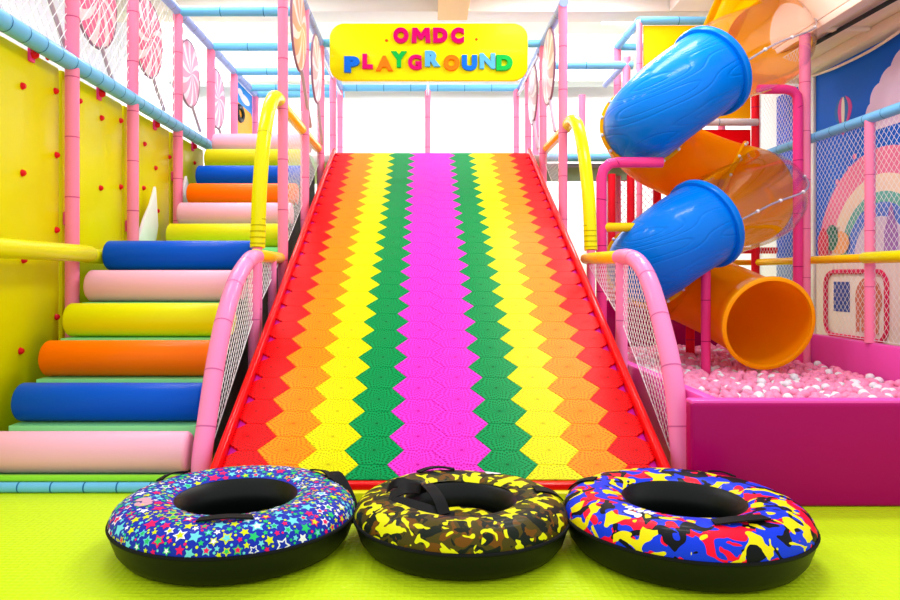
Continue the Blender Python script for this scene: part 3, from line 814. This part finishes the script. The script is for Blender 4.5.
# upper elbow
e = part('elbow', halves(0, i_c1, False), AMBER, spiral, 'yellow elbow back'); solid(e)
w = part('bubble_window', halves(0, i_c1, True), CLEAR, spiral, 'clear plastic bubble window'); solid(w, .008)
o = part('tube_section', sweep(i_c1, i_e1, lambda q: TR + .012 * (1 - q)), TUBEB, spiral, 'blue tube section'); solid(o)
cc = part('collar', collar(i_c1, TR - .01, TR + .055, .035), TUBEB, spiral, 'blue collar')
cc = part('flange', collar(i_e1, TR - .01, TR + .035, .012), AMBER, spiral, 'yellow flange'); bolts(i_e1, TR + .024, cc, range(14), 14, -.02)
o = part('tube_section', sweep(i_e1, int(8.6 * N_), lambda q: TR), TUBEO, spiral, 'orange return section'); solid(o)
i_m = int(8.6 * N_)
cc = part('flange', collar(i_m, TR - .01, TR + .04, .014), AMBER, spiral, 'yellow flange'); bolts(i_m, TR + .03, cc, range(12), 12, .02)
o = part('elbow', halves(i_m, i_c2, False), AMBER, spiral, 'amber elbow back'); solid(o)
w = part('bubble_window', halves(i_m, i_c2, True), CLEAR, spiral, 'clear plastic bubble window'); solid(w, .008)
o = part('tube_section', sweep(i_c2, i_e2, lambda q: TR + .012 * (1 - q)), TUBEB, spiral, 'blue tube section'); solid(o)
cc = part('collar', collar(i_c2, TR - .01, TR + .055, .035), TUBEB, spiral, 'blue collar')
cc = part('flange', collar(i_e2, TR - .01, TR + .035, .012), AMBER, spiral, 'yellow flange'); bolts(i_e2, TR + .024, cc, range(14), 14, -.02)
last = len(PATH) - 1
o = part('exit_chute', sweep(i_e2, last, lambda q: TR + .025 * max(0, (q - .75) / .25) ** 1.5), TUBEO, spiral, 'orange exit chute'); solid(o)
cc = part('exit_lip', collar(last, TR + .012, TR + .05, .018), ORANGE, spiral, 'rounded orange lip')
# clear seams with bolts down the middle of each bubble
def seam(i0, i1):
    D = Vector((0.62, -0.76, 0.1)).normalized(); pts = []
    for i in range(i0 + (14 if i0 == 0 else 9), i1 + 1):
        p, T, N, B = ring_frame(i); q = (i - i0) / (i1 - i0); d = (D - T * D.dot(T)).normalized(); pts.append(p + d * (bulge(q) + .008))
    b = new(); tube(b, pts, 0.011, 6); s = part('window_seam', b, STEEL, spiral, 'grey seam of the bubble window')
    for k in range(2, len(pts) - 1, 5):
        b = new(); ball(b, pts[k], 0.019, 0, 10, 6); part('bolt', b, BOLT, s)
seam(0, i_c1); seam(i_m, i_c2)
# legs
b = new(); padded(b, [(2.80, 6.98, 0.09), (2.80, 6.98, 1.32)], 0.046, .4); part('support_post', b, [MAG, MAGS], spiral, 'magenta support post')
b = new(); padded(b, [(3.05, 8.05, 0.09), (3.05, 8.05, .75)], 0.05, .9); part('support_post', b, [REDP, MAGS], spiral, 'short red support foot')
# bent magenta bar bracing the tube
bb = new(); cur = [Vector((1.74, 6.9, 0.09)), Vector((1.74, 6.9, 1.2)), Vector((1.74, 6.9, 2.12)), Vector((1.76, 6.9, 2.2)), Vector((1.82, 6.9, 2.255)), Vector((1.9, 6.9, 2.27)), Vector((2.34, 6.9, 2.27))]
padded(bb, cur, 0.052, .43); 
br = thing('bent_post', 'magenta bent foam post reaching under the upper blue tube', 'post', (1.74, 6.9, 0.09))
part('pipe', bb, [MAG, MAGS], br)
b = new(); tube(b, [(1.76, 6.9, 1.63), (2.08, 6.9, 1.63)], 0.045, 16); part('bar', b, ORYEL, br, 'yellow stub bar')

# ------------------------------------------------------------------ fence on the right of the pit
fx = PX1 + .02
ff = thing('pit_fence', 'pink post fence with blue and yellow rails along right side of the pit', 'fence', (fx, 7.0, .526))
part('post', pipe((4.07, 7.5, 0.09), (4.07, 7.5, 3.74), 0.056, .5), [PINK, PINKS], ff, 'tall pink corner post')
part('post', pipe((fx, 6.56, .526), (fx, 6.56, 2.62), 0.046, .5), [PINK, PINKS], ff)
part('post', pipe((fx, 5.4, .526), (fx, 5.4, 2.62), 0.046, .5), [PINK, PINKS], ff)
part('top_rail', pipe((fx, 5.0, 2.62), (fx, 8.75, 2.64), 0.05, .26), [BLUEP, BLUES], ff, 'sky blue rail')
b = new(); tube(b, [(fx - .06, 4.9, 1.32), (fx - .06, 6.53, 1.32)], 0.055, 18, 'round'); part('middle_rail', b, YELP, ff, 'yellow foam rail')
b = new(); tube(b, [(fx - .02, 6.6, 1.32), (fx - .02, 8.75, 1.32)], 0.042, 16, 'round'); part('middle_rail', b, ORYEL, ff, 'orange yellow rail')
b = new(); padded(b, [(3.55, 7.46, 3.14), (3.84, 7.46, 3.14), (3.92, 7.46, 3.12), (3.965, 7.46, 3.07), (3.975, 7.46, 2.98), (3.975, 7.46, .12)], 0.05, .5); part('bent_bar', b, [MAG, MAGS], ff, 'magenta bent bar')
b = new(); net(b, (fx + .01, 0, 0), (0, 1, 0), (0, 0, 1), [(5.0, .55), (8.72, .55), (8.72, 2.6), (5.0, 2.6)], 0.052, 0.0019)
solo('safety_net', 'white diamond net in front of the rainbow mural along the pit', 'net', b, NETW)
b = new(); net(b, (fx + .01, 0, 0), (0, 1, 0), (0, 0, 1), [(7.6, 2.68), (8.72, 2.68), (8.72, 3.7), (7.6, 3.7)], 0.05, 0.003)
solo('safety_net', 'small white net above the blue rail behind the tall pink post', 'net', b, NETW)

# ------------------------------------------------------------------ mural on the right wall
WM = 5.05
mural = thing('wall_mural', 'blue sky mural with rainbow, cloud and balloon behind the pit fence', 'mural', (WM, 7.2, 0))
def paint(name, poly, depth, m, label=None):
    b = new(); prism(b, [(y, z) for y, z in poly], (WM - depth, 0, 0), (0, 1, 0), (0, 0, 1), 0.004); return part(name, b, m, mural, label)
SKY = mat('mural_sky', rgb(4, 96, 216), 0.55, 0, 0, 0.1)
b = new(); prism(b, [(4.6, 1.35), (9.02, 1.35), (9.02, 3.74), (4.6, 3.74)], (WM - .012, 0, 0), (0, 1, 0), (0, 0, 1), 0.02); part('sky', b, SKY, mural, 'bright blue sky')
b = new(); prism(b, [(4.6, 0.0), (9.02, 0.0), (9.02, 1.35), (4.6, 1.35)], (WM - .012, 0, 0), (0, 1, 0), (0, 0, 1), 0.02); part('lower_print', b, LINER, mural, 'cream lower print')
CY, CZ = 7.72, 1.36
bands = [(1.24, mat('rainbow_pink', rgb(246, 128, 168), .5), 'pink band'), (.94, mat('rainbow_cream', rgb(250, 222, 200), .5), 'cream band'), (.74, mat('rainbow_teal', rgb(110, 190, 180), .5), 'teal band'),
         (.62, mat('rainbow_blue', rgb(90, 130, 230), .5), 'blue band'), (.46, mat('rainbow_lilac', rgb(226, 206, 236), .5), 'lilac centre')]
rb = None
for k, (r, m, lb) in enumerate(bands):
    b = new(); prism(b, circle(CY, CZ, r, r * .98, 48, 0, 180), (WM - .016 - .004 * k, 0, 0), (0, 1, 0), (0, 0, 1), 0.004); q = part('rainbow', b, m, mural, lb)
# castle-like purple spire and small pink specks
paint('spire', [(7.42, 1.4), (7.64, 1.4), (7.64, 1.62), (7.53, 1.95), (7.42, 1.62)], .04, mat('mural_purple', rgb(170, 120, 200), .5), 'purple spire')
paint('blossom', circle(8.45, 1.55, .18, .14), .042, mat('mural_orange', rgb(244, 170, 110), .5), 'orange patch')
paint('blossom', circle(8.62, 1.62, .13, .16), .044, mat('mural_dark_green', rgb(30, 110, 90), .5), 'dark green patch')
paint('blossom', circle(8.8, 1.55, .12, .2), .046, mat('mural_crimson', rgb(215, 50, 80), .5), 'crimson patch')
for y, z in ((8.2, 2.55), (8.55, 2.3), (8.3, 2.42)): paint('speck', circle(y, z, .035, .035, 10), .018, mat('mural_pink', rgb(240, 130, 175), .5), 'pink speck')
CL = mat('mural_cloud', rgb(226, 200, 232), .5)
b = new()
for y, z, r in ((7.87, 2.98, .13), (7.75, 3.12, .17), (7.57, 3.22, .2), (7.35, 3.32, .24), (7.1, 3.36, .26), (6.85, 3.3, .25)):
    prism(b, circle(y, z, r), (WM - .016 - .0006 * (y * 3 % 1), 0, 0), (0, 1, 0), (0, 0, 1), 0.004)
prism(b, [(7.97, 2.78), (7.9, 2.9), (7.45, 3.3), (6.65, 3.35), (6.65, 2.78)], (WM - .018, 0, 0), (0, 1, 0), (0, 0, 1), 0.004)
part('cloud', b, CL, mural, 'lilac cloud')
# hot-air balloon with vertical stripes
bc = [mat('balloon_pink', rgb(214, 74, 160), .5), mat('balloon_blue', rgb(40, 110, 190), .5), mat('balloon_cream', rgb(238, 226, 214), .5)]
by, bz, ryy, rzz = 8.43, 3.14, .175, .17
b = new()
for k in range(5):
    y0, y1 = by + ryy * (-1 + .4 * k), by + ryy * (-1 + .4 * (k + 1))
    ps = []
    def hw(v): return ryy * (math.sqrt(max(0, 1 - (1 - v / .42) ** 2)) if v < .42 else 1 - .8 * ((v - .42) / .58) ** 1.6)
    def bp(f, v): return (by + f * hw(v), bz + rzz - v * 2.35 * rzz)
    f0, f1 = -1 + .4 * k, -1 + .4 * (k + 1)
    for q in range(1, 13): ps.append(bp(f0, q / 12))
    for q in range(12, 0, -1): ps.append(bp(f1, q / 12))
    ps.append((by + (f0 + f1) / 2 * ryy * .3, bz + rzz))
    prism(b, ps, (WM - .017, 0, 0), (0, 1, 0), (0, 0, 1), 0.004, k % 3)
box(b, WM - .02, WM - .013, by - .02, by + .02, bz - .29, bz - .25)
part('balloon', b, bc, mural, 'striped hot air balloon')
# red framed pictures below the yellow rail
def frame_pic(y0, y1, z0, z1):
    b = new()
    P_ = round_rect(y0, y1, z0, z1, .16, 6); pts = [Vector((WM - .02, y, z)) for y, z in P_]; tube(b, pts + [pts[0]], 0.03, 6, None)
    part('red_border', b, mat('mural_red_border', rgb(220, 40, 90), .5), mural, 'red rounded border')
frame_pic(7.62, 8.78, .42, 1.2); frame_pic(6.1, 7.3, .42, 1.2)
BRN = mat('mural_terracotta', rgb(214, 120, 100), .5); NAV = mat('mural_navy', rgb(60, 80, 160), .5); GRY = mat('mural_grey', rgb(120, 110, 125), .5); MYEL = mat('mural_yellow', rgb(250, 205, 80), .5)
b = new(); prism(b, circle(7.95, .88, .24, .26), (WM - .018, 0, 0), (0, 1, 0), (0, 0, 1), .004)
for y in (7.8, 7.92, 8.04, 8.14): box(b, WM - .022, WM - .014, y - .03, y + .03, .5, .8)
part('animal_print', b, BRN, mural, 'terracotta animal shape')
paint('window_print', [(8.3, .72), (8.62, .72), (8.62, 1.08), (8.3, 1.08)], .018, NAV, 'navy square')
paint('window_print', [(6.75, .72), (7.1, .72), (7.1, .98), (6.75, .98)], .018, GRY, 'grey block')
paint('window_print', [(6.2, .66), (6.5, .66), (6.5, 1.05), (6.2, 1.05)], .018, BRN, 'terracotta block')
paint('ground_band', [(4.6, 0.0), (9.02, 0.0), (9.02, .36), (4.6, .36)], .02, MYEL, 'yellow ground band')
# white corner trim, then a second darker blue panel further along the wall
bm = new(); box(bm, WM - .04, WM + .02, 9.03, 9.12, 0, 3.74, 0.005); struct('trim_6', bm, WHITE)
wp = thing('wall_panel', 'blue printed wall panel seen through net left of the tall post', 'wall panel', (WM, 9.6, 0))
b = new(); box(b, WM - .03, WM + .01, 9.13, 10.0, 1.38, 3.7, .004); part('upper_print', b, mat('panel_blue', rgb(40, 84, 190), .5), wp)
b = new(); box(b, WM - .03, WM + .01, 9.13, 10.0, .9, 1.375, .004); part('middle_print', b, mat('panel_greyblue', rgb(120, 140, 180), .5), wp)
b = new(); box(b, WM - .03, WM + .01, 9.13, 10.0, 0.0, .895, .004); part('lower_print', b, MYEL, wp, 'yellow lower strip')
# drooping cable along the mural
b = new(); cab = spline([(4.98, 9.0, 3.72), (4.95, 8.4, 3.66), (4.95, 7.7, 3.66), (4.95, 7.0, 3.74), (4.95, 6.4, 3.82)], 6); tube(b, cab, 0.016, 8)
solo('hanging_cable', 'pale drooping cable along the top of the sky mural', 'cable', b, PEACH)

# ------------------------------------------------------------------ tower behind the tube slide
TY = 8.75
tw = thing('play_tower', 'yellow and red panelled tower frame behind the spiral tube slide', 'play tower', (3.4, TY, 0))
TX0, TX1 = 2.68, 4.13
part('post', pipe((TX0, TY, 0), (TX0, TY, 4.34), .036, .5), [PINK, PINKS], tw)
part('post', pipe((TX1, TY, 0), (TX1, TY, 4.34), .05, .5), [REDP, MAGS], tw, 'red post')
part('post', pipe((TX0, 9.75, 0), (TX0, 9.75, 4.34), .05, .5), [PINK, PINKS], tw)
part('post', pipe((TX1, 9.75, 0), (TX1, 9.75, 4.34), .05, .5), [PINK, PINKS], tw)
for p, q in (((TX0, TY, 4.34), (TX1, TY, 4.34)), ((TX0, TY, 4.34), (TX0, 9.75, 4.34)), ((TX0, 9.75, 4.34), (TX1, 9.75, 4.34))):
    part('top_rail', pipe(p, q, .05, .45), [BLUEP, BLUES], tw, 'sky blue rail')
b = new(); box(b, TX0 + .05, TX1 - .06, TY - .01, TY + .02, 3.12, 4.28, .01); part('panel', b, mat('amber_panel', rgb(255, 190, 0), .4), tw, 'amber yellow panel')
b = new(); box(b, TX0 + .05, TX1 - .06, TY - .01, TY + .02, 2.32, 2.98, .01); part('panel', b, mat('red_panel', rgb(235, 0, 10), .4), tw, 'red panel')
part('middle_rail', pipe((TX0, TY - .05, 3.06), (TX1, TY - .05, 3.06), .045, .45), [GREYW, BLUES], tw, 'grey padded rail')
b = new(); tube(b, [(2.4, TY + .1, 1.32), (TX1, TY + .1, 1.32)], .035, 12); part('low_rail', b, ORYEL, tw, 'yellow rail')
b = new(); tube(b, [(3.7, TY + .02, 1.47), (4.4, TY + .02, 1.47)], .04, 12); part('low_rail', b, REDP, tw, 'red stub rail')

# bridge frame between slide platform and tower
bf = thing('bridge_frame', 'grey blue railed bridge frame between the slide top and the tower', 'bridge frame', (2.1, 8.95, 0))
part('rail', pipe((1.46, 8.97, 3.85), (2.66, 8.97, 3.85), .05, .42), [BLUEP, BLUES], bf, 'grey blue top rail')
part('rail', pipe((1.46, 8.97, 2.67), (3.0, 8.97, 2.67), .055, .42), [BLUEP, BLUES], bf, 'grey blue deck rail')
part('rail', pipe((2.55, 8.97, 3.85), (2.55, 9.9, 3.85), .04, .42), [PERI, STEEL], bf)
b = new(); box(b, 1.48, 3.0, 9.0, 10.3, 2.54, 2.6, .02); part('deck', b, mat('deck_grey', rgb(120, 122, 130), 0.6), bf, 'grey deck edge')
part('post', pipe((2.58, 8.97, 2.67), (2.58, 8.97, 3.95), .05, .5), [PINK, PINKS], bf)
for x, y in ((2.4, 9.0), (2.66, 9.05), (3.02, 9.1)): part('post', pipe((x, y, 0), (x, y, 2.46), .05, 1.5), [REDP, MAGS], bf, 'red support post')
for x in (1.62, 2.3): part('post', pipe((x, 10.25, 2.58), (x, 10.25, 3.8), .05, .5), [PINK, PINKS], bf)
b = new(); net(b, (0, 10.25, 0), (1, 0, 0), (0, 0, 1), [(1.5, 2.7), (3.0, 2.7), (3.0, 3.75), (1.5, 3.75)], .06, .0028); part('net', b, NETW, bf, 'white net')
b = new(); net(b, (0, 9.2, 0), (1, 0, 0), (0, 0, 1), [(2.4, .9), (3.0, .9), (3.0, 2.4), (2.4, 2.4)], .06, .004); part('net', b, mat('pink_cord', rgb(240, 120, 170), .6), bf, 'pink net')

# ------------------------------------------------------------------ snow tubes
def snow_tube(label, cx, cy, R, ri, H, zs, fab, tilt, deco=None, sag=0.0, seed=1):
    t = thing('snow_tube', label, 'snow tube', (cx, cy, 0), 'snow tubes in front of the slide')
    cR, a = (R + ri) / 2, (R - ri) / 2
    PH1 = .74 * PI
    rnd = random.Random(seed)
    wob = [(rnd.uniform(-1, 1), rnd.uniform(0, 6.28)) for _ in range(4)]
    def surf(th, ph, off=0.0):
        w = sum(c * math.sin((k + 2) * th + f) for k, (c, f) in enumerate(wob)) * sag
        s = math.sin(ph) ** .85 if ph > 0 and ph < PI else 0
        rho = cR + (a + off) * math.cos(ph); z = zs + (H - zs + off) * s * (1 + w)
        return Vector((cx + rho * math.cos(th), cy + rho * math.sin(th), z))
    b = new(); n = 72; m = 18
    g = [[b.verts.new(surf(2 * PI * k / n, PH1 * j / m)) for j in range(m + 1)] for k in range(n)]
    for k in range(n):
        for j in range(m): b.faces.new((g[k][j], g[(k + 1) % n][j], g[(k + 1) % n][j + 1], g[k][j + 1]))
    mats = [fab]
    if deco: mats += deco(b, surf, PH1, R)
    part('cover', b, mats, t)
    # black base
    b = new(); prof = [(R + .002, zs + .004), (R - .004, zs * .75), (R * .955, zs * .36), (R * .90, zs * .1), (R * .84, .001), (.003, .001)]
    rg = [[b.verts.new((cx + r * math.cos(2 * PI * k / n), cy + r * math.sin(2 * PI * k / n), z)) for k in range(n)] for r, z in prof]
    for i in range(len(rg) - 1):
        for k in range(n): b.faces.new((rg[i][k], rg[i + 1][k], rg[i + 1][(k + 1) % n], rg[i][(k + 1) % n]))
    part('base_shell', b, BLACK, t, 'black rubber underside')
    b = new(); tube(b, [(cx + (R + .002) * math.cos(2 * PI * k / n), cy + (R + .002) * math.sin(2 * PI * k / n), zs) for k in range(n + 1)], .008, 8, None); part('piping', b, WEB, t, 'black piping')
    # inner tube lining of the hole
    b = new(); e = surf(0, PH1); re = math.hypot(e.x - cx, e.y - cy); ze = e.z
    prof = [(re + .004, ze + .001), (re - .006, ze - .004), (ri + .004, zs + .01), (ri + .0, zs * .7), (ri + .03, .03), (.003, .025)]
    rg = [[b.verts.new((cx + r * math.cos(2 * PI * k / n), cy + r * math.sin(2 * PI * k / n), z)) for k in range(n)] for r, z in prof]
    for i in range(len(rg) - 1):
        for k in range(n): b.faces.new((rg[i][k], rg[i][(k + 1) % n], rg[i + 1][(k + 1) % n], rg[i + 1][k]))
    part('hole_lining', b, BLACK, t, 'black hole lining')
    return t, surf
def ribbon(bm, pts, wid, th=0.006):
    """flat strap: pts centre line, wid per-point width vectors"""
    rows = []
    for i, (p, w) in enumerate(zip(pts, wid)):
        a = pts[max(i - 1, 0)]; c = pts[min(i + 1, len(pts) - 1)]; T = (c - a).normalized(); n = T.cross(w).normalized() * th / 2
        rows.append([bm.verts.new(q) for q in (p + w + n, p - w + n, p - w - n, p + w - n)])
    for i in range(len(rows) - 1):
        for k in range(4): bm.faces.new((rows[i][k], rows[i][(k + 1) % 4], rows[i + 1][(k + 1) % 4], rows[i + 1][k]))
    bm.faces.new(rows[0]); bm.faces.new(list(reversed(rows[-1])))
    bmesh.ops.recalc_face_normals(bm, faces=bm.faces)
def handle(t, surf, th0, th1, ph, wd=.02, lift=.02, name='handle'):
    pts, ws = [], []
    for k in range(13):
        q = k / 12; th = th0 + (th1 - th0) * q
        pts.append(surf(th, ph, .005 + lift * math.sin(PI * q)))
        ws.append((surf(th, ph + .05) - surf(th, ph - .05)).normalized() * wd)
    b = new(); ribbon(b, pts, ws); part(name, b, WEB, t, 'black webbing handle')
def cross_strap(t, surf, th, ph0, ph1, wd=.03, name='strap', lift=0.006):
    pts, ws = [], []
    for k in range(9):
        ph = ph0 + (ph1 - ph0) * k / 8; pts.append(surf(th, ph, lift)); ws.append((surf(th + .03, ph) - surf(th - .03, ph)).normalized() * wd)
    b = new(); ribbon(b, pts, ws); part(name, b, WEB, t, 'black webbing strap')

STARCOL = [mat('star_pink', rgb(240, 24, 100), .5), mat('star_aqua', rgb(110, 215, 225), .5), mat('star_green', rgb(40, 195, 110), .5), mat('star_yellow', rgb(214, 224, 24), .5), mat('star_white', rgb(240, 240, 250), .5)]
def stars(b, surf, PH1, R):
    rnd = random.Random(5); placed = []
    def put(th, ph, r, rot, mi, off, pts=5, inner=.5):
        c = surf(th, ph, off); du = (surf(th + .01, ph, off) - c).length / .01; dv = (surf(th, ph + .01, off) - c).length / .01
        cen = b.verts.new(c); ring = []
        n = pts * 2
        for k in range(n):
            q = r * (1 if k % 2 == 0 else inner); a = rot + PI * k / pts
            ring.append(b.verts.new(surf(th + q * math.cos(a) / du, min(max(ph + q * math.sin(a) / dv, .02), PH1 - .02), off)))
        for k in range(n):
            f = b.faces.new((cen, ring[k], ring[(k + 1) % n])); f.material_index = mi
            f.normal_update()
            if f.normal.dot(Vector((0, 0, 1)) + (surf(th, .01) - surf(th, PH1)).normalized() * .3) < 0: f.normal_flip()
    tries = 0
    for size, cnt in ((.030, 70), (.021, 230), (.013, 360), (.0055, 380)):
        n = 0; tries = 0
        while n < cnt and tries < cnt * 30:
            tries += 1
            th = rnd.uniform(0, 2 * PI); ph = rnd.uniform(.10, PH1 - .08); p = surf(th, ph)
            r = size * rnd.uniform(.85, 1.1)
            if any((p - q).length < (r + s) * .93 for q, s in placed): continue
            placed.append((p, r)); n += 1; rot = rnd.uniform(0, 6.28)
            if size < .01: put(th, ph, r, rot, rnd.choice((1, 2, 3, 4, 4)), .0012, 5, .95)
            elif size > .02 and rnd.random() < .55:
                a = rnd.randint(1, 5); c = rnd.randint(1, 5)
                while c == a: c = rnd.randint(1, 5)
                put(th, ph, r, rot, a, .0012); put(th, ph, r * .6, rot, c, .0022)
            elif size > .013 and rnd.random() < .2:
                put(th, ph, r, rot, 5, .0012); put(th, ph, r * .62, rot, 0, .0022)
            else: put(th, ph, r, rot, rnd.choice((1, 1, 2, 2, 2, 3, 3, 4, 4, 5)), .0012)
    return STARCOL
NAVY = mat('navy_fabric', rgb(24, 46, 176), 0.5, 0.1)
t1, s1 = snow_tube('blue snow tube printed with colourful stars, in front of the steps', -.812, 3.02, .507, .212, .226, .132, NAVY, 0, stars, 0.006, 2)
handle(t1, s1, math.radians(-97), math.radians(-66), .46 * PI, .018, .012)
handle(t1, s1, math.radians(137), math.radians(157), .34 * PI, .02, .012)
handle(t1, s1, math.radians(25), math.radians(50), .35 * PI, .02, .012)
CM_G = camo('green_camo_fabric', rgb(72, 62, 14), [(rgb(110, 68, 10), .54, 1.2), (rgb(22, 30, 20), .52, 1.3), (rgb(222, 220, 10), .572, 1.1)], 14)
t2, s2 = snow_tube('green and brown camouflage snow tube, the low one in the middle', .154, 3.02, .456, .20, .215, .125, CM_G, 0, None, 0.03, 4)
CM_B = camo('primary_camo_fabric', rgb(16, 56, 220), [(rgb(246, 10, 50), .535, 1.0), (rgb(12, 14, 18), .545, 1.1), (rgb(234, 216, 10), .575, 1.05)], 11.0)
t3, s3 = snow_tube('red, yellow and blue camouflage snow tube in front of the ball pit', 1.09, 2.955, .496, .205, .236, .135, CM_B, 0, None, 0.006, 6)
handle(t3, s3, math.radians(-94), math.radians(-58), .46 * PI, .022, .010)
cross_strap(t3, s3, math.radians(150), .12 * PI, .45 * PI, .03, 'handle')
handle(t3, s3, math.radians(38), math.radians(54), .36 * PI, .02, .008)
cross_strap(t2, s2, math.radians(8), .14 * PI, .5 * PI, .032, 'handle')
handle(t2, s2, math.radians(92), math.radians(122), .45 * PI, .02, .010)
# webbing bridge across the camouflage hole and the loose loop beside it
def free_strap(t, pts, wv, name='strap'):
    sp_ = spline(pts, 6); b = new(); ribbon(b, sp_, [Vector(wv)] * len(sp_), .006); part(name, b, WEB, t, 'black webbing strap')
free_strap(t2, [(-.02, 3.16, .17), (.0, 3.1, .225), (.02, 3.02, .24), (.055, 2.92, .225), (.08, 2.85, .18)], (.024, .006, .003))
free_strap(t2, [(-.15, 2.95, .22), (-.08, 2.98, .245), (-.02, 3.08, .215), (-.12, 3.12, .23), (-.16, 3.02, .235)], (.004, .03, .012))
free_strap(t2, [(-.14, 2.92, .215), (-.06, 2.89, .21), (.03, 2.87, .19), (.12, 2.86, .165)], (.003, .022, .01))
# tow strap trailing from the starry tube
free_strap(t1, [(-.46, 3.26, .225), (-.40, 3.2, .232), (-.33, 3.08, .165), (-.30, 2.99, .10)], (.022, .012, .01), 'tow_strap')
# camouflage floor of the middle hole
b = new(); tube(b, [(.154, 3.02, .08), (.154, 3.02, .10), (.154, 3.02, .108)], [.17, .165, .05], 40); part('hole_floor', b, CM_G, t2)
# printed maker's patches: worn pale marks
def patch(t, surf, th, ph, shapes, m):
    b = new()
    for du, dv, rx, ry in shapes:
        c = surf(th, ph, .002); ku = (surf(th + .01, ph) - surf(th, ph)).length / .01; kv = (surf(th, ph + .01) - surf(th, ph)).length / .01
        pts = [surf(th + (du + rx * math.cos(a)) / ku, ph + (dv + ry * math.sin(a)) / kv, .0022) for a in [2 * PI * k / 14 for k in range(14)]]
        f = b.faces.new([b.verts.new(p) for p in pts])
        ex = bmesh.ops.extrude_face_region(b, geom=[f]); bmesh.ops.translate(b, vec=(0, 0, .001), verts=[v for v in ex['geom'] if isinstance(v, bmesh.types.BMVert)])
    bmesh.ops.recalc_face_normals(b, faces=b.faces)
    part('logo_patch', b, m, t, 'small worn pale logo print')
PATCH = mat('pale_print', rgb(240, 236, 240), .5); PATCHR = mat('rose_print', rgb(214, 160, 180), .5)
patch(t1, s1, math.radians(206), .48 * PI, [(-.035, -.005, .022, .03), (0, .01, .02, .022), (.03, -.004, .024, .03), (.012, -.03, .02, .012)], PATCHR)
patch(t2, s2, math.radians(62), .42 * PI, [(-.02, 0, .02, .022), (.012, .006, .022, .026), (.03, -.01, .014, .016)], PATCH)
patch(t3, s3, math.radians(222), .52 * PI, [(-.05, 0, .008, .022), (-.03, -.01, .008, .02), (-.012, .004, .008, .024), (.008, -.006, .01, .02), (.03, .004, .009, .024), (.05, -.002, .01, .016), (-.01, -.045, .028, .014), (.02, -.05, .012, .018)], PATCH)

# ------------------------------------------------------------------ light and camera
def area(name, loc, sx, sy, power, rot=(0, 0, 0), col=(1, 1, 1)):
    l = bpy.data.lights.new(name, 'AREA'); l.shape = 'RECTANGLE'; l.size = sx; l.size_y = sy; l.energy = power; l.color = col
    o = bpy.data.objects.new(name, l); C.objects.link(o); o.location = loc; o.rotation_euler = rot
    return o
for x in (-2.4, 1.9):
    for y in (5.0, 6.8, 8.6): area('ceiling_area_light', (x, y, 4.92), 1.5, .5, 42 if x < 0 else 62)
for x in (-3.5, 0, 2.8): area('ceiling_area_light', (x, 11.0, 4.85), 1.4, .6, 110, (math.radians(42), 0, 0))  # added area lights without fixtures, tilted to brighten the back wall
w = bpy.data.worlds.new('daylight'); bpy.context.scene.world = w; w.use_nodes = True
bg = w.node_tree.nodes['Background']; bg.inputs[0].default_value = (1, 1, 1, 1); bg.inputs[1].default_value = 1.0

cd = bpy.data.cameras.new('camera'); cam = bpy.data.objects.new('camera', cd); C.objects.link(cam)
cam.location = (0, 0, CAMZ); cam.rotation_euler = (PI / 2, 0, 0)
cd.sensor_width = 36; cd.lens = 36 * F / 900; cd.shift_x = (450 - VX) / 900; cd.shift_y = -(300 - VY) / 900
cd.clip_start = 0.05
sc = bpy.context.scene; sc.camera = cam
sc.view_settings.view_transform = 'Standard'; sc.view_settings.look = 'None'
sc.view_settings.gamma = 1.0; sc.view_settings.exposure = 0.3; sc.view_settings.use_curve_mapping = False
